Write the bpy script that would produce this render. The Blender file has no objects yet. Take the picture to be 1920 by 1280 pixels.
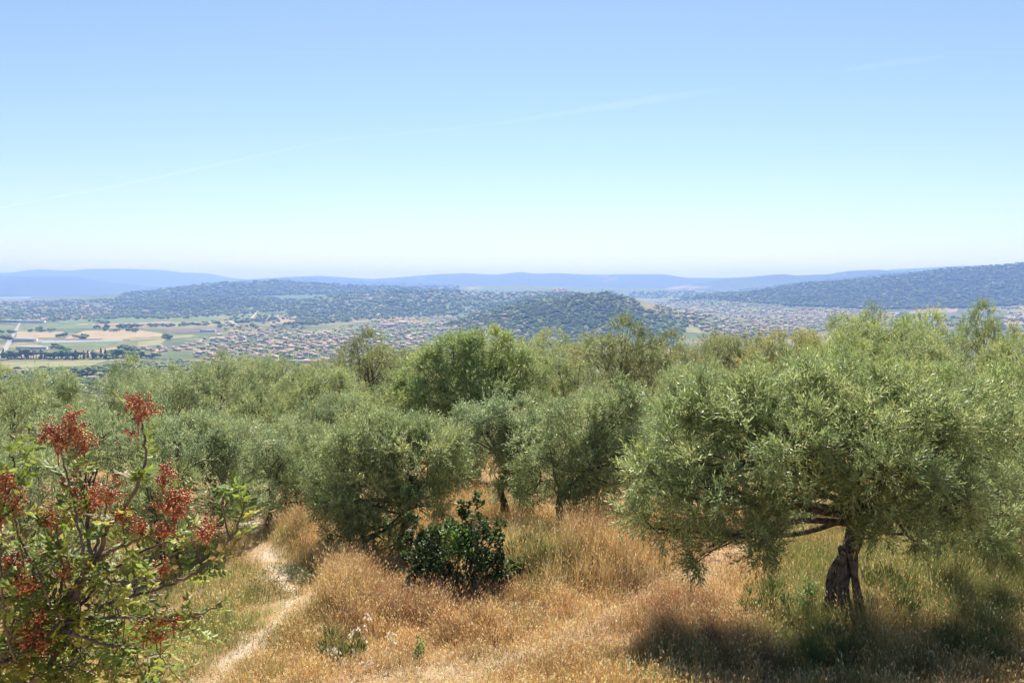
import bpy, math, random
import numpy as np
from mathutils import Vector

# ------------------------------------------------------------------ camera, sky, sun, exposure
F = 1732.0                      # focal length in photo pixels (1920 wide)
PITCH = math.atan(110.0 / F)    # eye-level horizon at photo row 530
sc = bpy.context.scene
C = sc.collection
cam = bpy.data.cameras.new('camera'); camo = bpy.data.objects.new('camera', cam); C.objects.link(camo)
cam.sensor_width = 36; cam.lens = 36 * F / 1920; cam.clip_end = 300000; cam.clip_start = 0.05
camo.location = (0, 0, 0); camo.rotation_euler = (math.pi / 2 - PITCH, 0, 0)
sc.camera = camo
SUN_EL, SUN_AZ = math.radians(51), math.radians(2)
w = bpy.data.worlds.new('World'); sc.world = w; w.use_nodes = True
nt = w.node_tree; bgn = nt.nodes['Background']
sky = nt.nodes.new('ShaderNodeTexSky'); sky.sky_type = 'NISHITA'; sky.sun_disc = False
sky.sun_elevation = SUN_EL; sky.sun_rotation = SUN_AZ
sky.air_density = 1.0; sky.dust_density = 0.25; sky.ozone_density = 2.0; sky.altitude = 300
tint = nt.nodes.new('ShaderNodeMix'); tint.data_type = 'RGBA'; tint.blend_type = 'MULTIPLY'; tint.inputs[0].default_value = 1; tint.inputs[7].default_value = (1.14, 1.16, 1.17, 1)
nt.links.new(sky.outputs[0], tint.inputs[6]); nt.links.new(tint.outputs[2], bgn.inputs[0]); bgn.inputs[1].default_value = 0.051
sd = bpy.data.lights.new('sun', 'SUN'); so = bpy.data.objects.new('sun', sd); C.objects.link(so)
sd.energy = 5.0; sd.angle = math.radians(0.5); sd.color = (1.0, 0.95, 0.87)
sdir = Vector((math.sin(SUN_AZ) * math.cos(SUN_EL), math.cos(SUN_AZ) * math.cos(SUN_EL), math.sin(SUN_EL)))
so.rotation_euler = sdir.to_track_quat('Z', 'Y').to_euler(); so.location = (0, 0, 60)
sc.view_settings.view_transform = 'Standard'; sc.view_settings.look = 'None'
sc.view_settings.exposure = 1.1; sc.view_settings.gamma = 1; sc.view_settings.use_curve_mapping = False
sc.cycles.max_bounces = 6; sc.cycles.diffuse_bounces = 3; sc.cycles.glossy_bounces = 2
sc.cycles.transmission_bounces = 4; sc.cycles.volume_bounces = 0; sc.cycles.transparent_max_bounces = 6
sc.cycles.use_denoising = True

# ------------------------------------------------------------------ noise and geometry helpers
def _h(ix, iy, s):
    n = (ix.astype(np.int64) * 374761393 + iy.astype(np.int64) * 668265263 + s * 974634777) & 0x7fffffff
    n = ((n ^ (n >> 13)) * 1274126177) & 0x7fffffff
    return ((n ^ (n >> 16)) & 0xffff) / 65535.0
def noise2(x, y, s=0):
    x = np.asarray(x, float); y = np.asarray(y, float)
    ix = np.floor(x); iy = np.floor(y); fx = x - ix; fy = y - iy
    fx = fx * fx * (3 - 2 * fx); fy = fy * fy * (3 - 2 * fy)
    a = _h(ix, iy, s); b = _h(ix + 1, iy, s); c = _h(ix, iy + 1, s); d = _h(ix + 1, iy + 1, s)
    return (a * (1 - fx) + b * fx) * (1 - fy) + (c * (1 - fx) + d * fx) * fy
def fbm(x, y, s=0, o=4):
    t = 0; a = .5; n = 0
    for k in range(o):
        t = t + a * noise2(x, y, s + k * 17); n += a; a *= .5; x = x * 2.03 + 11.3; y = y * 2.03 + 5.7
    return t / n
def sstep(a, b, x):
    t = np.clip((x - a) / (b - a), 0, 1); return t * t * (3 - 2 * t)
cP, sP = math.cos(PITCH), math.sin(PITCH)
def ray(u, v):
    x = (np.asarray(u, float) - 960) / F; a = -(np.asarray(v, float) - 640) / F
    dy = cP + a * sP; return x / dy, (-sP + a * cP) / dy      # slopes per metre of y
def P(u, v, D):
    sx, sz = ray(u, v); return np.array([sx * D, D, sz * D]) if np.ndim(D) == 0 and np.ndim(u) == 0 else np.stack([sx * D, D + 0 * sx, sz * D], -1)
def topix(x, y, z):
    d = y * cP - z * sP; upc = y * sP + z * cP
    return 960 + F * x / d, 640 - F * upc / d

def mesh_np(name, V, faces, mat, parent=None, col=None, smooth=False, matidx=None):
    """faces: list of (n,k) int arrays"""
    me = bpy.data.meshes.new(name)
    V = np.ascontiguousarray(V, dtype=np.float32)
    faces = [np.asarray(f, dtype=np.int32) for f in faces if len(f)]
    nl = sum(f.size for f in faces); nf = sum(len(f) for f in faces)
    me.vertices.add(len(V)); me.vertices.foreach_set('co', V.ravel())
    me.loops.add(nl); me.loops.foreach_set('vertex_index', np.concatenate([f.ravel() for f in faces]))
    me.polygons.add(nf)
    tot = np.concatenate([np.full(len(f), f.shape[1], dtype=np.int32) for f in faces])
    st = np.concatenate([[0], np.cumsum(tot)[:-1]]).astype(np.int32)
    me.polygons.foreach_set('loop_start', st)
    me.polygons.foreach_set('loop_total', tot)
    if smooth: me.polygons.foreach_set('use_smooth', np.ones(nf, dtype=bool))
    if matidx is not None: me.polygons.foreach_set('material_index', np.asarray(matidx, dtype=np.int32))
    if col is not None:
        ca = me.color_attributes.new('Col', 'FLOAT_COLOR', 'POINT')
        c4 = np.ones((len(V), 4), dtype=np.float32); c4[:, :3] = col
        ca.data.foreach_set('color', c4.ravel())
    for m in (mat if isinstance(mat, (list, tuple)) else [mat]): me.materials.append(m)
    me.update(calc_edges=True)
    if parent == 'mesh': return me
    o = bpy.data.objects.new(name, me); C.objects.link(o)
    if parent is not None: o.parent = parent
    return o
def tag(o, label=None, cat=None, group=None, kind=None):
    if label: o['label'] = label
    if cat: o['category'] = cat
    if group: o['group'] = group
    if kind: o['kind'] = kind
    return o
def empty(name, loc, label, cat, group=None, rz=0):
    o = bpy.data.objects.new(name, None); C.objects.link(o); o.location = loc; o.rotation_euler = (0, 0, rz)
    o.empty_display_size = .3
    return tag(o, label, cat, group)
class MB:
    def __init__(s): s.V = []; s.Q = []; s.T = []; s.n = 0; s.c = []
    def add(s, V, Q=None, T=None, col=None):
        V = np.asarray(V, float).reshape(-1, 3)
        if Q is not None and len(Q): s.Q.append(np.asarray(Q) + s.n)
        if T is not None and len(T): s.T.append(np.asarray(T) + s.n)
        s.V.append(V); s.n += len(V)
        if col is not None:
            c = np.asarray(col, float); s.c.append(np.broadcast_to(c, (len(V), 3)) if c.ndim == 1 else c)
    def build(s, name, mat, parent=None, smooth=False):
        fs = []
        if s.Q: fs.append(np.concatenate(s.Q))
        if s.T: fs.append(np.concatenate(s.T))
        return mesh_np(name, np.concatenate(s.V), fs, mat, parent, np.concatenate(s.c) if s.c else None, smooth)
def nrm(a):
    a = np.asarray(a, float); return a / np.maximum(np.linalg.norm(a, axis=-1, keepdims=True), 1e-9)
def spline(pts, n):
    pts = np.asarray(pts, float); m = len(pts)
    if m < 3: t = np.linspace(0, 1, n)[:, None]; return pts[0] * (1 - t) + pts[-1] * t
    Pp = np.vstack([2 * pts[0] - pts[1], pts, 2 * pts[-1] - pts[-2]])
    t = np.linspace(0, m - 1 - 1e-6, n); i = t.astype(int); f = (t - i)[:, None]
    a, b, c, d = Pp[i], Pp[i + 1], Pp[i + 2], Pp[i + 3]
    return .5 * ((2 * b) + (c - a) * f + (2 * a - 5 * b + 4 * c - d) * f ** 2 + (3 * b - a - 3 * c + d) * f ** 3)
def tube(mb, pts, rad, sides=6, rng=None, gnarl=0, col=None, flat=0):
    pts = np.asarray(pts, float); n = len(pts); rad = np.broadcast_to(rad, n)
    T = nrm(np.gradient(pts, axis=0)); T = nrm(T + np.array([0, 0, flat])) if flat else T; up = np.array([.31, .22, .92]); U = nrm(np.cross(T, up)); W = np.cross(T, U)
    a = np.linspace(0, 2 * np.pi, sides, endpoint=False)
    R = np.repeat(rad[:, None], sides, 1)
    if gnarl:
        tt = np.linspace(0, 1, n)[:, None] * 6
        ph = rng.uniform(0, 6, 6)
        R = R * (1 + gnarl * (np.sin(3 * a[None] + tt * 1.3 + ph[0]) * .5 + np.sin(5 * a[None] - tt * 1.1 + ph[1]) * .35 + np.sin(2 * a[None] + tt * 2.7 + ph[2]) * .4 + (rng.normal(0, .18, (n, sides)) if not flat else (rng.normal(0, .5, (n // 3 + 2, sides))[np.arange(n) // 3] * (1 - (np.arange(n) % 3) / 3)[:, None] + 0 * R))))
    V = pts[:, None] + R[..., None] * (np.cos(a)[None, :, None] * U[:, None] + np.sin(a)[None, :, None] * W[:, None])
    i = np.arange(n - 1)[:, None] * sides; j = np.arange(sides)[None]; k = (j + 1) % sides
    Q = np.stack([i + j, i + k, i + sides + k, i + sides + j], -1).reshape(-1, 4)
    Vv = np.vstack([V.reshape(-1, 3), pts[-1:] + T[-1:] * rad[-1]])
    tp = (n - 1) * sides; Tt = np.stack([tp + j[0], tp + k[0], np.full(sides, n * sides)], -1)
    mb.add(Vv, Q, Tt, col)
def leaves(mb, B, A, S, L, Wd, col, mid=.45, fold=0.0):
    """diamond blades: base B, axis A, side S"""
    n = len(B); L = np.broadcast_to(L, n)[:, None]; Wd = np.broadcast_to(Wd, n)[:, None]
    N = np.cross(A, S); M = B + A * L * mid + N * L * fold
    V = np.stack([B, M + S * Wd / 2, B + A * L, M - S * Wd / 2], 1).reshape(-1, 3)
    Q = np.arange(4 * n).reshape(n, 4)
    mb.add(V, Q, None, np.repeat(np.broadcast_to(col, (n, 3)), 4, 0))
def ovals(mb, B, A, S, L, Wd, col):
    """broad leaves, six-sided, folded along the midrib (two quads)"""
    n = len(B); L = np.broadcast_to(L, n)[:, None]; Wd = np.broadcast_to(Wd, n)[:, None]; N = np.cross(A, S)
    f = N * Wd * .18
    V = np.stack([B, B + A * L * .3 + S * Wd * .5 + f, B + A * L * .7 + S * Wd * .42 + f, B + A * L - N * L * .12, B + A * L * .7 - S * Wd * .42 + f, B + A * L * .3 - S * Wd * .5 + f], 1).reshape(-1, 3)
    b = np.arange(n)[:, None] * 6
    Q = np.concatenate([b + np.array([0, 1, 2, 3]), b + np.array([0, 3, 4, 5])])
    mb.add(V, Q, None, np.repeat(np.broadcast_to(col, (n, 3)), 6, 0))
def rdir(rng, n): return nrm(rng.normal(size=(n, 3)))
def perp(rng, A):
    return nrm(np.cross(A, rdir(rng, len(A))))

# ------------------------------------------------------------------ materials
def newmat(name):
    m = bpy.data.materials.new(name); m.use_nodes = True; t = m.node_tree
    for n in list(t.nodes): t.nodes.remove(n)
    return m, t, t.nodes.new('ShaderNodeOutputMaterial')
def pmat(name, col, rough=.8, spec=.3, noise=None, scale=5, detail=6, bump=0, col2=None, coord='Object'):
    m, t, out = newmat(name); b = t.nodes.new('ShaderNodeBsdfPrincipled'); t.links.new(b.outputs[0], out.inputs[0])
    b.inputs['Roughness'].default_value = rough; b.inputs['Specular IOR Level'].default_value = spec
    c2 = col2 or tuple(c * .6 for c in col)
    tc = t.nodes.new('ShaderNodeTexCoord'); nz = t.nodes.new('ShaderNodeTexNoise'); nz.inputs['Scale'].default_value = scale; nz.inputs['Detail'].default_value = detail
    t.links.new(tc.outputs[coord], nz.inputs[0])
    rp = t.nodes.new('ShaderNodeValToRGB'); rp.color_ramp.elements[0].position = .35; rp.color_ramp.elements[1].position = .65
    rp.color_ramp.elements[0].color = (*c2, 1); rp.color_ramp.elements[1].color = (*col, 1)
    t.links.new(nz.outputs[0], rp.inputs[0]); t.links.new(rp.outputs[0], b.inputs['Base Color'])
    if bump:
        bp = t.nodes.new('ShaderNodeBump'); bp.inputs['Strength'].default_value = 1; bp.inputs['Distance'].default_value = bump
        t.links.new(nz.outputs[0], bp.inputs['Height']); t.links.new(bp.outputs[0], b.inputs['Normal'])
    return m
def leafmat(name, top=(1, 1, 1), under=(1, 1, 1), trans=.35, rough=.4, spec=.5, objtint=False):
    """vertex colour 'Col' x top / underside tint, part of the light passes through the blade"""
    m, t, out = newmat(name); N = t.nodes; Lk = t.links
    at = N.new('ShaderNodeVertexColor'); at.layer_name = 'Col'
    ge = N.new('ShaderNodeNewGeometry')
    mx = N.new('ShaderNodeMix'); mx.data_type = 'RGBA'; mx.inputs[6].default_value = (*top, 1); mx.inputs[7].default_value = (*under, 1)
    Lk.new(ge.outputs['Backfacing'], mx.inputs[0])
    mu = N.new('ShaderNodeMix'); mu.data_type = 'RGBA'; mu.blend_type = 'MULTIPLY'; mu.inputs[0].default_value = 1
    Lk.new(at.outputs[0], mu.inputs[6]); Lk.new(mx.outputs[2], mu.inputs[7]); colr = mu.outputs[2]
    if objtint:
        oi = N.new('ShaderNodeObjectInfo'); m2 = N.new('ShaderNodeMix'); m2.data_type = 'RGBA'; m2.blend_type = 'MULTIPLY'; m2.inputs[0].default_value = 1
        Lk.new(colr, m2.inputs[6]); Lk.new(oi.outputs['Color'], m2.inputs[7]); colr = m2.outputs[2]
    b = N.new('ShaderNodeBsdfPrincipled'); b.inputs['Roughness'].default_value = rough; b.inputs['Specular IOR Level'].default_value = spec
    tr = N.new('ShaderNodeBsdfTranslucent'); ms = N.new('ShaderNodeMixShader'); ms.inputs[0].default_value = trans
    Lk.new(colr, b.inputs['Base Color'])
    Lk.new(at.outputs[0] if not objtint else colr, tr.inputs[0])
    Lk.new(b.outputs[0], ms.inputs[1]); Lk.new(tr.outputs[0], ms.inputs[2]); Lk.new(ms.outputs[0], out.inputs[0])
    return m
def vcmat(name, rough=.9, scale=.02, amt=.35, spec=.2):
    """vertex colour broken up by noise of its own"""
    m, t, out = newmat(name); N = t.nodes; Lk = t.links
    b = N.new('ShaderNodeBsdfPrincipled'); b.inputs['Roughness'].default_value = rough; b.inputs['Specular IOR Level'].default_value = spec
    at = N.new('ShaderNodeVertexColor'); at.layer_name = 'Col'; tc = N.new('ShaderNodeTexCoord')
    nz = N.new('ShaderNodeTexNoise'); nz.inputs['Scale'].default_value = scale; nz.inputs['Detail'].default_value = 8; nz.inputs['Roughness'].default_value = .65
    Lk.new(tc.outputs['Object'], nz.inputs[0])
    mr = N.new('ShaderNodeMapRange'); mr.inputs[1].default_value = .3; mr.inputs[2].default_value = .7; mr.inputs[3].default_value = 1 - amt; mr.inputs[4].default_value = 1 + amt
    Lk.new(nz.outputs[0], mr.inputs[0])
    mu = N.new('ShaderNodeVectorMath'); mu.operation = 'SCALE'
    Lk.new(at.outputs[0], mu.inputs[0]); Lk.new(mr.outputs[0], mu.inputs['Scale']); Lk.new(mu.outputs[0], b.inputs['Base Color'])
    Lk.new(b.outputs[0], out.inputs[0]); return m

# ------------------------------------------------------------------ terrain
PL = -150.0
def ridge(D, Wf, Wb, pts, namp=.12, seed=0, nsc=900):
    u = np.array([p[0] for p in pts], float); v = np.array([p[1] for p in pts], float)
    sx, sz = ray(u, v); X = sx * D; Hh = np.maximum(sz * D - PL, 0)
    def f(x, y):
        s = np.where(y < D, (D - y) / Wf, (y - D) / Wb); s = np.clip(s, 0, 1)
        pr = .5 + .5 * np.cos(np.pi * s)
        xx = x * D / np.maximum(y, 1) if False else x
        h = np.interp(xx, X, Hh)
        nn = fbm(x / nsc, y / nsc * .6, seed, 4) - .5
        return h * pr * (1 + namp * 2 * nn * np.clip(s * 4, 0, 1))
    return f
RID = [
 ridge(22000, 4200, 4000, [(-1500,530),(-600,520),(-200,516),(0,513),(40,510),(80,505),(140,508),(180,504),(240,504),(300,506),(335,511),(380,512),(420,520),(520,530),(700,545)], .1, 1, 3000),
 ridge(15000, 3000, 2500, [(-1400,528),(-500,520),(0,518),(140,518),(190,527),(260,535),(330,543),(420,552),(520,560)], .12, 2, 1800),
 ridge(16500, 4500, 4000, [(380,550),(480,524),(560,519),(600,517),(650,520),(700,523),(760,519),(820,514),(870,512),(930,515),(975,510),(1000,513),(1050,512),(1110,515),(1240,514),(1262,518),(1290,521),(1360,521),(1440,518),(1560,518),(1640,512),(1700,504),(1800,499),(2100,494),(2800,500)], .16, 3, 2600),
 ridge(11500, 2600, 2500, [(1180,552),(1300,532),(1360,523),(1420,518),(1460,514),(1478,517),(1560,514),(1600,508),(1640,506),(1665,510),(1760,508),(2000,506),(2600,520)], .15, 4, 1700),
 ridge(9500, 1800, 1800, [(560,556),(700,540),(850,536),(960,534),(1060,538),(1200,540),(1330,545),(1500,548),(1700,560)], .2, 14, 1200),
 ridge(7600, 2300, 2200, [(120,573),(240,552),(330,542),(400,533),(440,529),(470,530),(515,525),(560,529),(640,534),(760,538),(860,544),(960,548),(1100,560)], .2, 5, 800),
 ridge(5300, 1000, 1100, [(190,590),(240,577),(300,567),(400,560),(480,562),(560,568),(650,574),(720,584)], .2, 6, 600),
 ridge(5600, 1700, 1200, [(520,585),(580,562),(640,551),(760,545),(850,546),(950,550),(1000,547),(1055,541),(1072,544),(1120,556),(1180,566),(1300,575)], .15, 7, 700),
 ridge(3200, 720, 620, [(790,616),(830,610),(880,594),(930,578),(1000,563),(1060,556),(1100,552),(1138,548),(1160,554),(1200,565),(1300,588),(1400,605),(1490,620)], .12, 8, 350),
 ridge(6000, 1750, 1500, [(1180,585),(1250,567),(1330,553),(1400,547),(1450,541),(1500,535),(1560,530),(1620,525),(1680,517),(1730,510),(1780,504),(1850,499),(1920,494),(2100,486),(2400,482),(2900,500)], .22, 9, 700),
]
def hnear(x, y):
    yy = np.maximum(y, -40)
    z = -(4.6 + .08 * np.minimum(yy, 62)) - .19 * np.maximum(yy - 62, 0) + .03 * np.clip(x, -60, 60)
    b = .35 * (fbm(x / 3.1, y / 3.1, 21, 3) - .5) + .9 * (fbm(x / 11, y / 11, 22, 2) - .5)
    z = z + b * sstep(6, 12, yy) * (1 - sstep(300, 500, yy))
    # raised banks beside the two worn tracks
    z = z + .5 * np.exp(-(((x - 1.6) / 2.3) ** 2 + ((y - 18.8) / 1.3) ** 2))
    z = z + .45 * np.exp(-(((x + 5.2) / .9) ** 2 + ((y - 23.5) / 1.5) ** 2))
    z = z + .35 * np.exp(-(((x + 3.3) / .9) ** 2 + ((y - 17.5) / 1.2) ** 2))
    return z
def H(x, y):
    x = np.asarray(x, float); y = np.asarray(y, float)
    r = np.hypot(x, y)
    a = hnear(x, np.where(y > 0, np.maximum(y, r * .8), y))
    pl = PL + 10 * (fbm(x / 900, y / 900, 31, 3) - .5) * sstep(1800, 3500, r) * (.25 + .75 * sstep(-1500, 0, x))
    hs = 0 * x
    for f in RID: hs = np.maximum(hs, f(x, y))
    # rounded maximum with the plain
    far = pl + hs
    k = 6.0
    m = np.maximum(a, far)
    return np.where(np.abs(a - far) < 40, m + k * np.exp(-np.abs(a - far) / k) * .5 * (np.minimum(a, far) < -100), m)
rr = np.concatenate([np.linspace(.5, 9, 12), np.geomspace(9.4, 60, 190), np.geomspace(62, 1200, 90), np.arange(1230, 9000, 28), np.geomspace(9050, 30000, 170)])
aa = np.radians(np.concatenate([np.arange(-180, -36, 3.0), np.arange(-36, 36, .11), np.arange(36, 180, 3.0)]))
RG, AG = np.meshgrid(rr, aa, indexing='ij')
GX, GY = RG * np.sin(AG), RG * np.cos(AG); GZ = H(GX, GY)
def zmesh(x, y):
    x = np.asarray(x, float); y = np.asarray(y, float)
    r = np.hypot(x, y); a = np.arctan2(x, y)
    i = np.clip(np.searchsorted(rr, r) - 1, 0, len(rr) - 2); j = np.clip(np.searchsorted(aa, a) - 1, 0, len(aa) - 2)
    fi = np.clip((r - rr[i]) / (rr[i + 1] - rr[i]), 0, 1); fj = (a - aa[j]) / (aa[j + 1] - aa[j])
    return (GZ[i, j] * (1 - fj) + GZ[i, j + 1] * fj) * (1 - fi) + (GZ[i + 1, j] * (1 - fj) + GZ[i + 1, j + 1] * fj) * fi
def hit(u, v, t0=900, t1=26000, n=520):
    """first point of the terrain seen at photo position u, v"""
    u = np.atleast_1d(np.asarray(u, float)); v = np.atleast_1d(np.asarray(v, float)); sx, sz = ray(u, v)
    t = np.geomspace(t0, t1, n)
    X = sx[:, None] * t; Y = np.broadcast_to(t, X.shape); dz = sz[:, None] * t - zmesh(X, Y)
    below = dz < 0; i = np.argmax(below, 1); ok = below.any(1) & (i > 0)
    i = np.clip(i, 1, n - 1); r_ = np.arange(len(u)); a = dz[r_, i - 1]; b = dz[r_, i]
    f = a / np.where(a - b == 0, 1, a - b); D = t[i - 1] + (t[i] - t[i - 1]) * f
    X = sx * D; return X, D, zmesh(X, D), ok
def hitn(u, v): return hit(u, v, 8, 120, 300)

def seg(u, v, pts, wd):
    """closeness (0..1) to a line in plan-design space"""
    d = np.full(np.shape(u), 1e9)
    for (a, b) in zip(pts[:-1], pts[1:]):
        a = np.array(a, float); b = np.array(b, float); ab = b - a; t = np.clip(((u - a[0]) * ab[0] + (v - a[1]) * ab[1]) / (ab @ ab), 0, 1)
        d = np.minimum(d, np.hypot(u - a[0] - t * ab[0], (v - a[1] - t * ab[1]) * 1.6))
    return np.exp(-(d / wd) ** 2)
# ground cover colours (what grows there)
fo = np.zeros(GX.shape)
gr_near = np.array([.40, .29, .14])
U_, V_ = topix(GX, np.maximum(GY, 1), GZ)
n1 = fbm(GX / 260, GY / 260, 41, 5); n2 = fbm(GX / 60, GY / 60, 43, 4)
colg = np.zeros(GX.shape + (3,))
green = np.array([.085, .115, .04]); gold = np.array([.34, .26, .12]); wood = np.array([.10, .14, .05]); dry = np.array([.17, .16, .07])
def mixc(a, b, t): return a * (1 - t[..., None]) + b * t[..., None]
colg[:] = mixc(np.broadcast_to(green, colg.shape), dry, sstep(.38, .66, n1))
colg = mixc(colg, gold, sstep(.62, .72, n2) * .6)
hillm = sstep(6, 30, GZ - PL) * (GY > 1500)
colg = mixc(colg, wood, hillm * sstep(.15, .38, n1 + .1 * n2))
farm = sstep(9000, 12000, RG); colg = mixc(colg, np.array([.045, .07, .03]), farm * .9)
spots = (fbm(GX / 500, GY / 900, 47, 4) > .77) & (RG > 8500) & (RG < 16000); colg[spots] = (.22, .18, .11)
# dry grass slope on the right shoulder of the small central hill
sh = np.exp(-(((U_ - 1225) / 70) ** 2 + ((V_ - 578) / 14) ** 2)) * (RG < 4200) * (RG > 2000)
colg = mixc(colg, np.array([.20, .17, .07]), np.clip(sh * 1.3, 0, 1))
nearm = 1 - sstep(60, 140, RG)
cn = mixc(np.broadcast_to(np.array([.42, .27, .14]), colg.shape), np.array([.33, .22, .11]), sstep(.5, .68, fbm(GX / 2.3, GY / 2.3, 51, 3)))
colg = mixc(colg, cn, nearm)
pth_ = seg(U_, V_, [(380,1290),(470,1210),(560,1130),(500,1040),(450,950)], 30); pth_ = np.maximum(pth_, .4 * seg(U_, V_, [(650,1290),(900,1255),(1080,1190),(1230,1110),(1350,1050),(1430,1010)], 34)) * (RG < 60) * (GY > 5)
colg = mixc(colg, np.array([.50, .40, .29]), np.clip(pth_ * (RG < 60), 0, 1) * sstep(.3, .55, fbm(GX / .5, GY / .5, 55, 3)))
Lr, La = GX.shape
idx = np.arange(Lr * La).reshape(Lr, La)
Qg = np.stack([idx[:-1, :-1], idx[1:, :-1], idx[1:, 1:], idx[:-1, 1:]], -1).reshape(-1, 4)
wrap = np.stack([idx[:-1, -1], idx[1:, -1], idx[1:, 0], idx[:-1, 0]], -1)
# near ground: earth with fine litter and stone specks
def groundmat():
    m, t, out = newmat('ground'); N = t.nodes; Lk = t.links
    b = N.new('ShaderNodeBsdfPrincipled'); b.inputs['Roughness'].default_value = .95; b.inputs['Specular IOR Level'].default_value = .1
    at = N.new('ShaderNodeVertexColor'); at.layer_name = 'Col'; tc = N.new('ShaderNodeTexCoord')
    prev = at.outputs[0]
    for scale, amt in ((.012, .3), (.09, .2), (2.5, .22), (26, .28)):
        nz = N.new('ShaderNodeTexNoise'); nz.inputs['Scale'].default_value = scale; nz.inputs['Detail'].default_value = 7; nz.inputs['Roughness'].default_value = .7
        Lk.new(tc.outputs['Object'], nz.inputs[0])
        mr = N.new('ShaderNodeMapRange'); mr.inputs[1].default_value = .3; mr.inputs[2].default_value = .7; mr.inputs[3].default_value = 1 - amt; mr.inputs[4].default_value = 1 + amt
        Lk.new(nz.outputs[0], mr.inputs[0])
        mu = N.new('ShaderNodeVectorMath'); mu.operation = 'SCALE'; Lk.new(prev, mu.inputs[0]); Lk.new(mr.outputs[0], mu.inputs['Scale']); prev = mu.outputs[0]
    Lk.new(prev, b.inputs['Base Color'])
    bp = N.new('ShaderNodeBump'); bp.inputs['Strength'].default_value = .6; bp.inputs['Distance'].default_value = .03; Lk.new(nz.outputs[0], bp.inputs['Height']); Lk.new(bp.outputs[0], b.inputs['Normal'])
    Lk.new(b.outputs[0], out.inputs[0]); return m
g = mesh_np('ground', np.stack([GX, GY, GZ], -1).reshape(-1, 3), [Qg, wrap], groundmat(), None, colg.reshape(-1, 3), True)
tag(g, kind='structure')

# ------------------------------------------------------------------ fields, road, lake on the plain
def field(name, poly, mat, off=.5, n=14):
    p = np.array(poly, float); a, b, c, d = p[:4] if len(p) == 4 else (None,) * 4
    if len(p) == 4:
        s, t = np.meshgrid(np.linspace(0, 1, n * 2), np.linspace(0, 1, n), indexing='ij'); s = s[..., None]; t = t[..., None]
        uv = (a * (1 - s) + b * s) * (1 - t) + (d * (1 - s) + c * s) * t
    uv = uv.reshape(-1, 2)
    X, Y, Z, ok = hit(uv[:, 0], uv[:, 1])
    i = np.arange(n * 2 * n).reshape(n * 2, n)
    Q = np.stack([i[:-1, :-1], i[1:, :-1], i[1:, 1:], i[:-1, 1:]], -1).reshape(-1, 4)
    o = mesh_np(name, np.stack([X, Y, Z + off], -1), [Q[:, ::-1]], mat, None, None, True); tag(o, kind='structure'); return o
def rowmat(name, col, col2, sc_=.02):
    return pmat(name, col, .95, .1, scale=sc_, detail=8, col2=col2)
mw = rowmat('wheat_stubble', (.34, .265, .15), (.27, .21, .11)); mg = rowmat('green_crop', (.14, .19, .06), (.10, .14, .045))
mt = rowmat('fallow_soil', (.33, .25, .16), (.24, .18, .11)); mb_ = rowmat('ploughed_soil', (.17, .12, .085), (.13, .09, .07))
my = rowmat('meadow', (.26, .24, .10), (.17, .18, .07)); mp = rowmat('crop_cover_sheet', (.27, .30, .33), (.20, .23, .26), .05)
mv = rowmat('vineyard', (.16, .2, .07), (.12, .14, .06), .08)
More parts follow.
